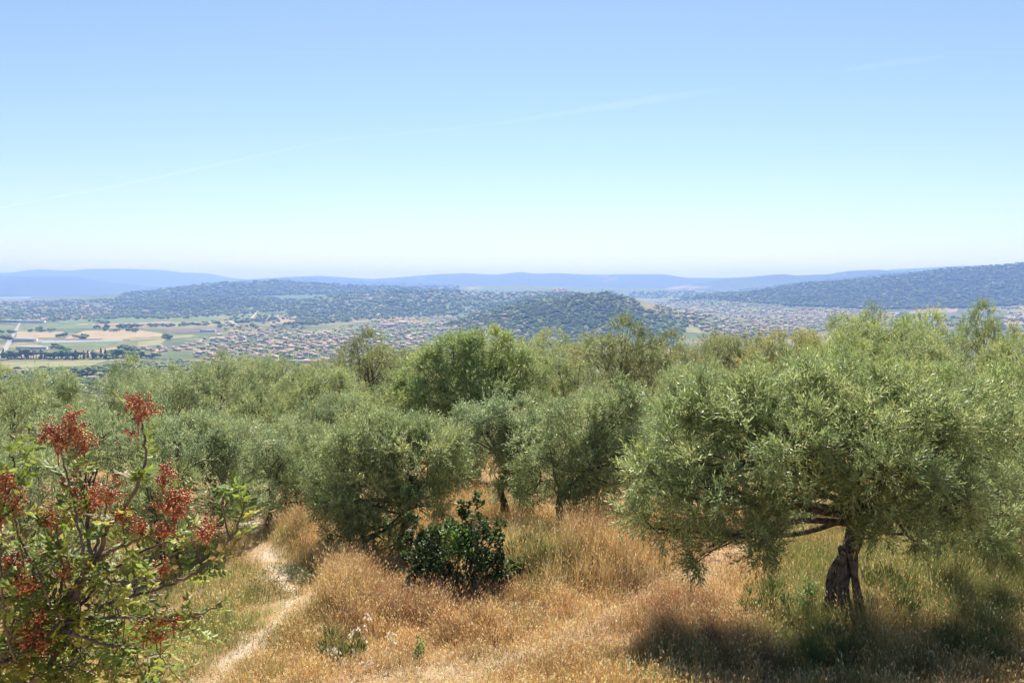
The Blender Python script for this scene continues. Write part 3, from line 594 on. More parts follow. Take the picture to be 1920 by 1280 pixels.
# ------------------------------------------------------------------ olive trees
mbark = pmat('olive_bark', (.19, .15, .12), .95, .1, scale=11, col2=(.06, .047, .038), bump=.06)
molive = leafmat('olive_leaf', (1, 1, 1), (1.55, 1.5, 1.6), .42, .45, .38, True)
OL = np.array([(.24, .30, .12), (.29, .34, .14), (.32, .355, .135), (.19, .245, .10), (.35, .36, .17)])
def olive_parts(rng, lobes, trunk, trad, nsub, nsh, leaf=(.07, .0145), nlf=15, extra=()):
    """lobes: centre + radii in tree space; trunk: polyline. returns (bark MB, leaf MB)"""
    bm_, lm = MB(), MB()
    tp = spline(trunk, 22); tt = np.linspace(0, 1, 22)
    tr = trad * (1.0 - .42 * tt + .6 * np.exp(-tt * 7)); tube(bm_, tp, tr * .72, 14, rng, .25, flat=3)
    for k in range(4):      # ropy strands wound round the core
        ph = k * 1.57 + rng.uniform(-.4, .4) + tt * rng.uniform(1.2, 2.6)
        off = np.stack([np.cos(ph), np.sin(ph), 0 * ph], -1) * (tr * .62)[:, None]
        tube(bm_, tp + off, tr * rng.uniform(.34, .55) * (1 + .25 * np.sin(tt * 9 + k * 2)), 9, rng, .22, flat=2)
    fork = tp[-1]
    vol = np.array([np.prod(l[3:6]) ** .75 for l in lobes]); vol = vol / vol.sum()
    Cs = []; Rs = []
    for li, l in enumerate(lobes):
        c = np.array(l[:3]); r = np.array(l[3:6])
        start = tp[rng.integers(15, 21)] if li else fork
        mid1 = start * .6 + c * .4 + rng.normal(0, .12, 3) * np.linalg.norm(c - start) * .7 + np.array([0, 0, .1])
        br = spline([start, mid1, c], 12); r0 = trad * rng.uniform(.2, .34)
        tube(bm_, br, np.linspace(r0, .02, 12), 7, rng, .1)
        m = max(4, int(nsub * vol[li]))
        d = rdir(rng, m); d[:, 2] = d[:, 2] * .9 + .12; d = nrm(d); rad_ = rng.uniform(.35, 1.0, (m, 1)) ** .5
        cc = c + d * r * rad_
        cr = rng.uniform(.13, .46, m) * np.clip(r.mean() / 1.0, .55, 1.1)
        for k in range(m):
            st = br[rng.integers(6, 12)]
            if rng.random() < .7: tube(bm_, spline([st, (st + cc[k]) / 2 + rng.normal(0, .07, 3), cc[k]], 5), np.linspace(.022, .006, 5), 4)
        Cs.append(np.hstack([cc, np.repeat(c[None], m, 0)])); Rs.append(cr)
    Cc = np.concatenate(Cs); Rr = np.concatenate(Rs); M = len(Cc)
    # shoots
    ns = M * nsh; ci = np.repeat(np.arange(M), nsh)
    out = nrm(Cc[ci, :3] - Cc[ci, 3:6] + 1e-3)
    d = nrm(rdir(rng, ns) + out * .65 + np.array([0, 0, .22]))
    base = Cc[ci, :3] + d * (Rr[ci] * rng.uniform(.15, .9, ns))[:, None]
    ax = nrm(d + np.array([0, 0, .25]) + rng.normal(0, .35, (ns, 3)))
    low = d[:, 2] < -.15; ax[low] = nrm(ax[low] + np.array([0, 0, -.7]))
    sl = rng.uniform(.14, .44, ns)
    # leaves
    t = (np.arange(nlf) + .5) / nlf
    B = base[:, None] + ax[:, None] * (sl[:, None] * t)[..., None]
    S = perp(rng, ax); W2 = np.cross(ax, S)
    ph = np.arange(nlf)[None] * 2.4 + rng.uniform(0, 6, (ns, 1)) + rng.normal(0, .3, (ns, nlf))
    side = np.cos(ph)[..., None] * S[:, None] + np.sin(ph)[..., None] * W2[:, None]
    A = nrm(ax[:, None] * (.55 + .7 * t)[None, :, None] + side * .75 + rng.normal(0, .16, B.shape))
    Sd = nrm(np.cross(A, side + rng.normal(0, .3, B.shape)))
    n = ns * nlf; B = B.reshape(-1, 3); A = A.reshape(-1, 3); Sd = Sd.reshape(-1, 3)
    L = leaf[0] * rng.uniform(.6, 1.25, n); W_ = leaf[1] * rng.uniform(.7, 1.2, n)
    cb = OL[rng.integers(0, 4, M)][ci]; cl = np.repeat(cb, nlf, 0) * rng.uniform(.7, 1.35, (n, 1))
    od = rng.random(n) < .035; cl[od] = np.array([.26, .20, .07]) * rng.uniform(.6, 1.2, (od.sum(), 1))
    leaves(lm, B, A, Sd, L, W_, cl)
    tw = rng.random(ns) < .5
    # shoot stems as thin blades
    leaves(lm, base[tw], ax[tw], S[tw], sl[tw], .006, np.array([.16, .14, .08]), .3)
    return bm_, lm
def auto_lobes(rng, Hh, Wd, th, n):
    out = []
    for k in range(n):
        a = 2 * math.pi * k / n + rng.uniform(-.4, .4); z = rng.uniform(.27, .76) * Hh; rad_ = Wd / 2 * rng.uniform(.35, .8)
        rx = Wd * rng.uniform(.12, .24); out.append((math.cos(a) * rad_, math.sin(a) * rad_, z, rx, rx, Hh * rng.uniform(.16, .24)))
    for k in range(3):
        rx = Wd * rng.uniform(.18, .30); out.append((rng.normal(0, .14) * Wd, rng.normal(0, .12) * Wd, Hh * rng.uniform(.74, .9) , rx, rx, Hh * rng.uniform(.11, .17)))
    return out
# four generic crowns, 4.6 m high and 5 m wide, copied for the trees farther back
PO = []
for s in range(5):
    rg = np.random.default_rng(100 + s); lob = auto_lobes(rg, 4.6, 5.0, 1.2, 8 + s % 3)
    b_, l_ = olive_parts(rg, lob, [(0, 0, -.3), (rg.normal(0, .15), 0, .4), (rg.normal(0, .2), rg.normal(0, .15), .9), (rg.normal(0, .2), rg.normal(0, .2), 1.35)], .17, 155, 25, (.105, .027), 12)
    PO.append((b_.build('trunk', mbark, 'mesh', True), l_.build('crown', molive, 'mesh')))
rngO = np.random.default_rng(77)
def olive_copy(u, vtop, wpx, D, tint, label, group=None, k=None, rz=None):
    X = P(u, vtop, D); zb = float(zmesh(X[0], D)); hgt = X[2] - zb; sz = hgt / 4.75; sx = max(wpx / F * D / 5.2, sz * (.5 if 'pointed' in label and 'narrow' in label else .78))
    e = empty('olive_tree', (X[0], D, zb), label, 'olive tree', group, rngO.uniform(0, 6.28) if rz is None else rz)
    e.scale = (sx, sx, sz)
    a, b = PO[rngO.integers(0, 5) if k is None else k]
    o = bpy.data.objects.new('trunk', a); C.objects.link(o); o.parent = e
    o = bpy.data.objects.new('crown', b); C.objects.link(o); o.parent = e; o.color = (*tint, 1)
    return e
def olive_own(seed, D, base_uv, lobes, trunk_px, trad, nsub, nsh, tint, label, leaf=(.095, .021), nlf=12):
    """its own limbs and crown: lobes (u, v, ru, rv, dD) at distance D"""
    if base_uv[1] > 900: D = float(hitn(*base_uv)[1][0])
    rg = np.random.default_rng(seed); bx = ray(*base_uv)[0] * D; zb = float(zmesh(bx, D)); o0 = np.array([bx, D, zb])
    L_ = []
    for (u, v, ru, rv, dd) in lobes:
        c = P(u, v, D + dd) - o0; s = (D + dd) / F; L_.append((*c, ru * s, max(ru, rv) * s * .9, rv * s))
    tr = [P(u, v, D + dd) - o0 for (u, v, dd) in trunk_px]; tr[0][2] = min(tr[0][2], 0) - .25
    bm_, lm = olive_parts(rg, L_, tr, trad, nsub, nsh, leaf, nlf)
    e = empty('olive_tree', tuple(o0), label, 'olive tree')
    bm_.build('trunk', mbark, e, True); o = lm.build('crown', molive, e); o.color = (*tint, 1); return e, o0
GR, SI, BR, YE = (1, 1, 1), (.98, 1.0, 1.15), (.86, .80, .82), (1.06, 1.08, .88)
big, bo = olive_own(1, 16.5, (1578, 1180), [
 (1275,870,85,95,0),(1240,930,60,70,.3),(1345,930,90,75,-.7),(1390,800,110,85,.2),(1330,770,90,60,.8),(1480,760,110,75,.4),(1580,740,110,60,.8),(1470,850,110,85,-.9),(1420,960,80,55,-1.1),
 (1590,830,110,85,-.6),(1690,800,110,80,.3),(1660,900,95,75,-.9),(1740,930,90,75,-.2),(1760,850,95,75,.5),(1830,930,70,70,.4),(1540,930,70,45,.4),(1700,1000,80,40,-.6),(1330,1025,50,35,-.7),(1800,780,90,60,1.2),(1215,990,40,45,-.2),(1820,980,80,45,1.5),(1880,930,70,60,1.8),(1420,1020,45,30,-1)],
 [(1600,1195,0),(1572,1130,0),(1572,1075,0),(1602,1010,.1),(1600,960,.1),(1585,905,.2)], .195, 350, 34, (.88, .92, .86), 'large gnarled olive tree with a thick twisted trunk in the right foreground')
rgr = np.random.default_rng(8); rt = MB()
for (u0, v0, u1, v1, r0, r1) in ((1590,1030,1650,1215,.05,.05),(1578,1060,1540,1200,.05,.06),(1600,1020,1612,1150,.07,.06),(1580,1040,1588,1215,.06,.10)):
    a_ = P(u0, v0, bo[1] - .12) - bo; b_ = P(u1, v1, bo[1] - .25) - bo; tube(rt, spline([a_ + (0, .08, .1), a_, (a_ + b_) / 2 + rgr.normal(0, .03, 3), b_, b_ + (0, 0, -.35)], 16), np.linspace(r0, r1, 16), 10, rgr, .25, flat=1.5)
rt.build('root', mbark, big, True)
olive_own(2, 21.5, (1045, 1030), [
 (1040,850,65,55,0),(1100,800,70,60,.3),(1150,770,55,45,.5),(1120,880,70,55,-.3),(1165,840,50,60,.2),(1010,900,40,40,-.2),(1090,930,55,30,-.2),(1180,900,40,35,0)],
 [(1042,1032,0),(1050,985,0),(1050,950,0),(1050,918,0)], .13, 130, 32, GR, 'small olive tree with a forked trunk standing in tall golden grass at the centre')
olive_own(3, 20.5, (762, 1040), [
 (640,880,65,60,0),(700,840,80,60,.2),(770,860,80,60,-.3),(830,870,55,55,.2),(690,940,80,55,-.5),(780,950,70,45,-.4),(640,960,50,50,-.2),(700,1010,60,40,-.3),(620,930,45,40,.3),(655,1025,40,30,-.5),(730,1040,35,25,-.6),(740,810,60,40,.6)],
 [(760,1045,0),(756,1005,0),(765,970,0),(760,940,0)], .14, 230, 36, GR, 'rounded green olive tree in the left centre, drooping over the grass beside the dark bush')
olive_own(4, 25, (948, 985), [
 (905,790,50,40,0),(960,785,55,40,.2),(1000,820,40,45,0),(920,840,55,50,-.3),(970,860,45,50,-.2),(960,910,40,40,-.2),(1000,890,35,50,0)],
 [(950,990,0),(946,950,0),(940,915,0),(950,880,0)], .12, 105, 32, SI, 'slim grey green olive tree just left of the forked one, behind the dark bush', (.095, .023), 12)
olive_own(5, 34, (890, 880), [
 (800,712,60,45,0),(870,682,60,50,0),(920,662,50,38,0),(850,652,40,28,.5),(975,712,50,50,.5),(900,742,75,55,-.8),(800,772,55,50,-.5),(970,772,45,45,0),(850,802,55,40,-.5),(760,742,35,45,.6)],
 [(890,890,0),(885,850,0),(892,820,0),(880,780,0)], .2, 300, 32, (1.0, 1.04, .9), 'tallest central olive tree, its bright rounded crown rising above the grove', (.105, .026), 12)
T = [  # u, vtop, width px, D, tint, label
 (1850, 690, 330, 21.5, YE, 'wide yellow green olive tree at the right edge behind the large gnarled one'),
 (1990, 740, 300, 18, GR, 'olive tree cut by the right edge of the view'),
 (1680, 672, 240, 27, YE, 'bright green olive tree rising behind the large gnarled one'),
 (1880, 668, 240, 29, GR, 'olive tree behind the wide one at the right edge'),
 (1330, 690, 230, 26, GR, 'broad olive tree behind the left half of the large gnarled one'),
 (1500, 672, 210, 27, YE, 'bright olive tree behind the middle of the large gnarled one'),
 (1240, 700, 120, 32, GR, 'narrow olive tree between the dark brown one and the broad right one'),
 (1175, 598, 165, 40, BR, 'tall brownish olive tree with a dark crown right of the tallest central one'),
 (1260, 625, 100, 46, BR, 'small brownish olive tree beside the tall brownish one'),
 (1050, 655, 105, 52, GR, 'distant slender olive tree with a bare stem in the gap at the centre'),
 (1055, 622, 110, 60, GR, 'far olive tree behind the slender one in the central gap'),
 (690, 624, 120, 42, BR, 'dark brownish olive tree left of the tallest central one'),
 (735, 660, 110, 47, GR, 'olive tree tucked between the dark one and the tallest central one'),
 (600, 690, 190, 38, GR, 'grey green olive tree right of the left group, below the town'),
 (560, 780, 200, 29, SI, 'silvery olive tree left of the rounded front one'),
 (500, 672, 150, 48, SI, 'far silvery olive tree beneath the town at left centre'),
 (400, 672, 170, 44, SI, 'silvery olive tree of the left group below the wheat fields'),
 (230, 672, 200, 38, SI, 'pale round olive tree below the tree row of the plain'),
 (320, 700, 200, 33, SI, 'broad silvery olive tree in the middle of the left group'),
 (60, 698, 200, 31, SI, 'silvery olive tree at the left edge below the road'),
 (-60, 720, 240, 25, GR, 'olive tree cut by the left edge of the view'),
 (150, 770, 240, 24, SI, 'large silvery olive tree behind the tops of the red berry bush'),
 (400, 780, 260, 24.5, SI, 'large silvery olive tree right of the red berry bush'),
 (480, 740, 180, 32, GR, 'olive tree behind the large silvery one, left of centre'),
 (20, 820, 200, 19.5, SI, 'dark limbed olive tree behind the left side of the red berry bush'),
 (300, 860, 200, 21, GR, 'low olive tree between the red berry bush and the path'),
 (1610, 588, 130, 44, GR, 'olive tree on the skyline left of the pointed one'),
 (1700, 588, 130, 42, YE, 'olive tree on the skyline touching the pointed one'),
 (1845, 570, 95, 40, GR, 'narrow pointed olive tree standing above the rest at the right'),
 (1560, 640, 140, 36, YE, 'olive tree below the skyline ones, right of the bare brown one'),
 (1385, 632, 90, 48, BR, 'small dark brown olive tree on the skyline right of centre'),
 (1470, 622, 110, 44, (1.12, .96, .92), 'sparse straw coloured olive tree on the skyline right of the small dark one'),
 (1780, 630, 150, 35, GR, 'olive tree beneath the pointed one'),
 (1920, 640, 150, 38, YE, 'olive tree on the skyline at the right edge'),
 (960, 640, 110, 48, GR, 'olive tree showing right behind the tallest central one'),
 (1130, 725, 130, 34, SI, 'grey green olive tree below the tall brownish one'),
 (620, 740, 150, 33, SI, 'grey olive tree behind the rounded front one'),
 (700, 720, 150, 36, GR, 'leafy olive tree between the rounded front one and the tallest one'),
 (110, 720, 150, 42, GR, 'olive tree at the rim of the slope on the left'),
 (560, 730, 130, 43, BR, 'brownish olive tree deep in the left grove'),
 (1310, 660, 120, 38, BR, 'brownish green olive tree left of the small dark skyline one'),
 (500, 800, 150, 27, SI, 'grey olive tree overhanging the far end of the left track'),
 (590, 800, 130, 26, GR, 'olive tree squeezed between the far end of the track and the rounded front one'),
 (330, 780, 190, 23, SI, 'silvery olive tree right behind the topmost berry cluster'),
 (230, 720, 180, 29, SI, 'silvery olive tree above the red berry bush, in the second row'),
 (1120, 760, 105, 27, GR, 'slender olive tree behind the right side of the forked one'),
 (1200, 780, 110, 24.5, SI, 'slim olive tree between the forked one and the large gnarled one'),
 (1000, 735, 90, 31, GR, 'thin olive tree behind the slim grey green one at the centre'),
 (870, 760, 110, 30, GR, 'olive tree in the dark hollow under the tallest central one'),
 (1640, 610, 140, 37, GR, 'rounded olive tree just under the skyline left of the pointed one'),
 (1750, 690, 200, 25, YE, 'yellow green olive tree between the large gnarled one and the right edge'),
 (780, 655, 110, 52, SI, 'far silvery olive tree at the left shoulder of the tallest one'),
]
for (u, vt, wp, D, ti, lab) in T: olive_copy(u, vt, wp, D, ti, lab)
for i in range(26):   # the grove going over the rim of the slope
    D = rngO.uniform(50, 100); u = -60 + 2040 * (i + rngO.random()) / 26; X = ray(u, 700)[0] * D; zb = float(zmesh(X, D)); hgt = rngO.uniform(3.8, 5.2)
    vt = topix(X, D, zb + hgt)[1]; olive_copy(u, vt, 5 * F / D * rngO.uniform(.8, 1.1), D, [GR, SI, BR][i % 3], ['green', 'silvery', 'brownish'][i % 3] + ' olive tree of the far rows, ' + ('left of the berry bush top' if u < 250 else 'beneath the wheat fields' if u < 480 else 'beneath the town' if u < 740 else 'near the tallest central one' if u < 1100 else 'beneath the small wooded hill' if u < 1400 else 'toward the right edge'), 'olive trees of the far rows')

# ------------------------------------------------------------------ grass
rngG = np.random.default_rng(31)
def gfield(u, v, blobs, base=0.0):
    r = np.full(np.shape(u), base)
    for (cu, cv, ru, rv, val) in blobs: r = r + val * np.exp(-(((u - cu) / ru) ** 2 + ((v - cv) / rv) ** 2))
    return r
def maps(x, y, z):
    u, v = topix(x, y, z)
    path = np.maximum(np.maximum(seg(u, v, [(380,1290),(470,1210),(560,1130),(500,1040),(450,950)], 34), seg(u, v, [(560,1140),(600,1085)], 24)),
                      seg(u, v, [(650,1290),(900,1255),(1080,1190),(1230,1110),(1350,1050),(1430,1010)], 42) * .7)
    tall = gfield(u, v, [(1110,1060,130,60,1),(980,1040,50,60,.8),(1700,1130,160,110,.9),(1480,1120,70,90,.5),(640,1120,70,60,.7),(540,990,60,45,.3),(850,1160,130,40,.35),(1290,1190,110,60,.25),(880,960,80,40,.6)], .25)
    greenm = gfield(u, v, [(1510,1130,90,140,1.0),(1720,1090,170,110,1.0),(1880,1100,120,140,.9),(1650,1250,220,50,.5),(340,1110,110,120,.8),(500,1100,90,90,.6),(420,1220,120,60,.45),(1000,1060,70,70,.6),(620,1200,60,30,.3),(230,1200,150,120,.7),(1240,1245,120,50,.35),(930,1245,60,30,.15)], .04)
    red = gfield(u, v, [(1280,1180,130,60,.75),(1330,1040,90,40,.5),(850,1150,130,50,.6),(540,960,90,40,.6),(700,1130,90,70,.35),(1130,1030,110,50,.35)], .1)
    n = fbm(x / .9, y / .9, 61, 3); tall = tall * (.35 + 1.3 * fbm(x / 1.3, y / 1.3, 67, 3))
    return u, v, path, np.clip(tall * (1 - .8 * path), .03, 1.2), np.clip(greenm + (n - .5) * .9, 0, 1), np.clip(red + (fbm(x / .7, y / .7, 63, 3) - .5) * .8, 0, 1)
def scatter(n, y0, y1, marg=1.12):
    y = np.sqrt(rngG.uniform(y0 ** 2, y1 ** 2, n)); x = rngG.uniform(-1, 1, n) * y * .555 * marg
    return x, y
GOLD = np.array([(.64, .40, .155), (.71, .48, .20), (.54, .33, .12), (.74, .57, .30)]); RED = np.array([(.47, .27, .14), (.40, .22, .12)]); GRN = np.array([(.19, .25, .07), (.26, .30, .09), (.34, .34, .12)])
def blades(mb, x, y, h, wd, col, lean, seeds=0.0):
    n = len(x); z = zmesh(x, y) - .02; a = rngG.uniform(0, 2 * np.pi, n); D_ = np.stack([np.cos(a), np.sin(a), 0 * a], -1); a2 = a + np.pi / 2 + rngG.normal(0, .6, n)
    S = np.stack([np.cos(a2), np.sin(a2), 0 * a], -1); B = np.stack([x, y, z], -1); le = (lean * rngG.uniform(.3, 1.6, n) * h)[:, None]
    h1 = h[:, None]; w1 = wd[:, None]; up = np.array([0, 0, 1.])
    M = B + up * h1 * .55 + D_ * le * .35; Tp = B + up * h1 * .97 + D_ * le * 1.1
    V = np.stack([B - S * w1 / 2, B + S * w1 / 2, M + S * w1 * .42, M - S * w1 * .42, Tp], 1).reshape(-1, 3)
    b = np.arange(n)[:, None] * 5
    mb.add(V, b + np.array([0, 1, 2, 3]), b + np.array([3, 2, 4]), np.repeat(col, 5, 0))
    k = rngG.random(n) < seeds
    if k.any():
        ax = nrm((Tp - M)[k] + rngG.normal(0, .05, (k.sum(), 3)) + D_[k] * .05); L = rngG.uniform(.03, .065, k.sum())
        leaves(mb, (Tp - up * .01)[k], ax, S[k], L, L * .26, np.clip(col[k] * 1.2, 0, .8), .4)
        leaves(mb, (Tp - up * .03)[k], ax, np.cross(ax, S[k]), L, L * .26, np.clip(col[k] * 1.2, 0, .8), .4)
mgrass = leafmat('grass_blade', (1, 1, 1), (1, 1, 1), .38, .6, .25)
dry_b, grn_b = MB(), MB()
for (n, y0, y1, ws) in ((460000, 9.0, 17, .85), (380000, 17, 27, 1.1), (200000, 27, 60, 2.2)):
    x, y = scatter(n, y0, y1); z = zmesh(x, y); u, v, path, tall, gm, rm_ = maps(x, y, z)
    tuft = np.clip(.5 + 1.7 * (.55 * noise2(x / .24, y / .24, 71) + .45 * noise2(x / .8, y / .8, 73) - .5), 0, 1)
    keepp = rngG.random(n) < np.clip((.35 + .8 * tall) * (.35 + 1.1 * tuft) * (1 - .5 * path), .05, 1)
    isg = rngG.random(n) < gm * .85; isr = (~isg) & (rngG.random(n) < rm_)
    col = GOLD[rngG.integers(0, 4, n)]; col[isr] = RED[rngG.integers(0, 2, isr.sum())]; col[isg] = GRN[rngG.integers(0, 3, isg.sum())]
    col = col * rngG.uniform(.7, 1.2, (n, 1)) * (.62 + .76 * fbm(x / .55, y / .55, 81, 3))[:, None]; bl = (rngG.random(n) < .08 + .35 * path) & ~isg; col[bl] = np.array([.72, .60, .38]) * rngG.uniform(.8, 1.1, (bl.sum(), 1))
    h = (.07 + .78 * tall * rngG.uniform(.55, 1.1, n)) * (.6 + .7 * tuft);  tallst = rngG.random(n) < .06; h = np.where(tallst & (h > .2), h * 1.35, h)
    wd = np.full(n, .0055 * ws) * rngG.uniform(.7, 1.4, n)
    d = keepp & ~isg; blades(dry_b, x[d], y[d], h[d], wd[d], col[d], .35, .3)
    d = keepp & isg; blades(grn_b, x[d], y[d], h[d] * .9, wd[d] * 1.2, col[d], .4, .08)
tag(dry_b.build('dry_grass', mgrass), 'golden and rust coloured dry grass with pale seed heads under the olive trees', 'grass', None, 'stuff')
tag(grn_b.build('green_grass', mgrass), 'yellow green grass growing in patches among the dry grass', 'grass', None, 'stuff')
# small stones on the tracks
st = MB(); x, y = scatter(9000, 10, 32); z = zmesh(x, y); u, v, path, *_ = maps(x, y, z)
kk = rngG.random(9000) < path * .8 + .02; x, y, z = x[kk], y[kk], z[kk]
V0, T0 = I0; n = len(x); s = rngG.gamma(2, .006, n) + .006
V = V0[None] * s[:, None, None] * rngG.uniform(.5, 1.2, (n, 1, 3)) * (1 + rngG.normal(0, .15, (n, 12, 1))) + np.stack([x, y, z], -1)[:, None]
st.add(V.reshape(-1, 3), None, (T0[None] + (np.arange(n) * 12)[:, None, None]).reshape(-1, 3), np.repeat(np.array([.55, .47, .40]) * rngG.uniform(.6, 1.25, (n, 1)), 12, 0))
tag(st.build('pebbles', vcmat('limestone', .9, 8, .2)), 'pale pebbles and stone chips on the worn tracks', 'pebbles', None, 'stuff')

# ------------------------------------------------------------------ broad-leaved plants
mshrub = leafmat('shrub_leaf', (1, 1, 1), (1.15, 1.15, 1.0), .42, .5, .35)
mstem = pmat('shrub_stem', (.17, .135, .11), .85, .2, scale=14, col2=(.07, .053, .043), bump=.006)
mberry, tb_, ob_ = newmat('red_berry'); bb = tb_.nodes.new('ShaderNodeBsdfPrincipled'); bb.inputs['Roughness'].default_value = .3; vb = tb_.nodes.new('ShaderNodeVertexColor'); vb.layer_name = 'Col'
tb_.links.new(vb.outputs[0], bb.inputs['Base Color']); tb_.links.new(bb.outputs[0], ob_.inputs[0])
def pinnate(lm, rng, base, axis, L, k, cols, ll=.042, nrmv=None):
    """a compound leaf: rachis with k pairs of oval leaflets and one at the tip"""
    axis = nrm(axis[None])[0]; up = nrm(np.array([0, 0, 1.]) + rng.normal(0, .35, 3)); S = nrm(np.cross(axis, up)[None])[0]; Nn = np.cross(S, axis)
    B, A = [], []
    for i in range(k):
        t = .3 + .65 * i / k; p = base + axis * L * t - Nn * L * .18 * t * t
        for sg in (-1, 1): B.append(p); A.append(axis * .55 + S * sg + rng.normal(0, .15, 3) - Nn * .15)
    B.append(base + axis * L * .97 - Nn * L * .17); A.append(axis - Nn * .3)
    B = np.array(B); A = nrm(np.array(A)); Sd = nrm(np.cross(A, Nn + rng.normal(0, .3, (len(B), 3))))
    c = cols * rng.uniform(.75, 1.25, (len(B), 1)); ovals(lm, B, A, Sd, ll * rng.uniform(.75, 1.2, len(B)), ll * .48, c)
    leaves(lm, base[None], axis[None], S[None], L, .0028, np.array([.22, .2, .06]), .4)
DS = 3.4
shrub = empty('berry_shrub', (P(60, 1280, DS)[0], DS, float(zmesh(P(60, 1280, DS)[0], DS))), 'tall shrub with red berry clusters and bright green leaves filling the lower left corner', 'shrub')
so_ = np.array(shrub.location); rs = np.random.default_rng(12)
def q4(c): return [(a / 2.206, 700 + b / 2.206, d) for a, b, d in c]
stem = MB()
BRS = [  # polylines in enlarged photo crop units, with depth offset, start and end radius (m)
 ([(100,1290,0),(190,1225,0),(250,1130,.05),(300,1100,.1)], .016, .010), ([(-60,1200,-.1),(0,1195,-.1),(100,1150,0),(250,1035,0),(330,870,0),(380,790,0)], .012, .014),
 ([(60,1290,.1),(120,1130,.05),(180,1000,0),(270,925,0),(340,850,0),(385,785,0)], .020, .015),
 ([(380,790,0),(430,700,0),(440,640,0),(480,600,0),(555,490,-.05),(590,400,-.05),(602,300,-.05),(585,190,-.05),(570,130,-.05)], .011, .003),
 ([(385,785,0),(365,700,0),(362,560,.05),(330,430,.05),(322,280,.05),(315,200,.05)], .010, .003),
 ([(385,785,0),(410,680,.08),(435,560,.1),(440,480,.1)], .009, .003), ([(340,850,0),(350,760,-.05),(325,640,-.05),(305,540,-.05),(270,400,-.05),(250,290,-.05)], .008, .003),
 ([(255,760,.05),(240,680,.05),(228,600,.05),(215,560,.05)], .005, .003), ([(250,1035,0),(240,960,.05),(260,850,.05),(255,760,.05)], .008, .005),
 ([(385,785,0),(450,740,-.05),(540,700,-.05),(640,655,-.05),(690,620,-.05)], .009, .003), ([(400,800,0),(440,845,-.08),(500,860,-.08),(570,850,-.08),(640,830,-.1)], .007, .003),
 ([(300,1000,0),(420,860,.1),(540,760,.1),(700,690,.1),(780,660,.1)], .008, .003),
 ([(250,1040,0),(420,960,.1),(560,915,.1),(665,885,.05),(760,850,0),(850,790,0),(930,710,0),(975,640,0),(1007,565,0),(1010,450,0)], .010, .003),
 ([(948,690,0),(945,670,0),(930,590,0),(915,490,0),(905,440,0)], .005, .0025),
 ([(700,760,.1),(760,730,.1),(820,690,.1),(860,650,.1)], .005, .0025), ([(250,1040,0),(330,1090,-.1),(420,1117,-.1),(520,1130,-.1),(600,1085,-.1),(640,1050,-.1)], .010, .003),
 ([(250,1035,0),(400,1010,0),(560,1010,0),(750,1027,0),(850,985,0),(920,940,0)], .008, .0025), ([(0,1195,-.1),(40,1120,-.1),(60,980,-.1),(90,850,-.1)], .007, .003),
 ([(100,1150,0),(60,1180,-.1),(30,1080,-.15),(10,900,-.15),(0,700,-.15)], .007, .003), ([(180,1000,0),(150,900,0),(130,800,0),(70,640,0),(50,560,0)], .007, .003),
 ([(-40,900,0),(0,620,0),(60,400,0),(40,330,0)], .006, .003), ([(60,400,0),(120,350,0)], .003, .002), ([(250,1040,0),(200,930,-.1),(150,800,-.1)], .006, .003), ([(640,1100,0),(660,1160,0),(720,1240,0),(760,1280,0)], .003, .0015),
 ([(500,1130,0),(430,1200,0),(440,1250,0)], .004, .002), ([(300,1100,.1),(330,1180,0),(250,1260,0)], .005, .002), ([(520,730,0),(510,620,0),(515,520,0)], .004, .0025), ([(640,655,0),(740,560,0),(740,480,0)], .004, .002),
 ([(560,915,.1),(540,840,.1),(550,760,.1)], .004, .002), ([(750,1027,0),(790,1060,0),(830,1100,0)], .003, .0015), ([(330,870,0),(330,1000,0),(325,1050,0)], .004, .003),
]
paths = []
for pl_, r0, r1 in BRS:
    pp = np.array([P(a, b, DS + d) for a, b, d in q4(pl_)]) - so_; n = 6 + 4 * len(pl_); sp = spline(pp, n) + rs.normal(0, .0025, (n, 3)); tube(stem, sp, np.linspace(r0, r1, n) * .9, 7, rs, .08); paths.append(sp)
b0 = np.array(P(60 / 2.206, 700 + 1290 / 2.206, DS + .1)) - so_
for dx, e0 in ((0, b0), (.12, np.array(P(100 / 2.206, 1290 / 2.206 + 700, DS)) - so_), (-.15, np.array(P(-60 / 2.206, 1200 / 2.206 + 700, DS - .1)) - so_)):
    tube(stem, spline([np.array([dx, 0, -.2]), np.array([dx * 1.5, .15, 1.2]), e0 * .6 + np.array([dx, .1, .6]), e0], 24), np.linspace(.05, .021 if dx == 0 else .014, 24), 9, rs, .1)
lm = MB(); LC = np.array([(.18, .26, .045), (.27, .34, .06), (.12, .18, .04), (.38, .38, .08), (.14, .2, .045), (.22, .17, .06)])
for pi_, sp in enumerate(paths):
    n = len(sp); Lp = np.linalg.norm(np.diff(sp, axis=0), axis=1).sum(); m = int(3 + Lp * 17)
    for i in range(m):
        t = rs.uniform(.22, 1.0); b = sp[min(n - 1, int(t * (n - 1)))]; tg = nrm((sp[min(n - 1, int(t * (n - 1)) + 1)] - sp[max(0, int(t * (n - 1)) - 1)])[None])[0]
        ax = tg * .6 + rdir(rs, 1)[0] * .9 + np.array([0, 0, .2]); pinnate(lm, rs, b, ax, rs.uniform(.08, .13), rs.integers(2, 5), LC[rs.integers(0, 6)], rs.uniform(.025, .04))
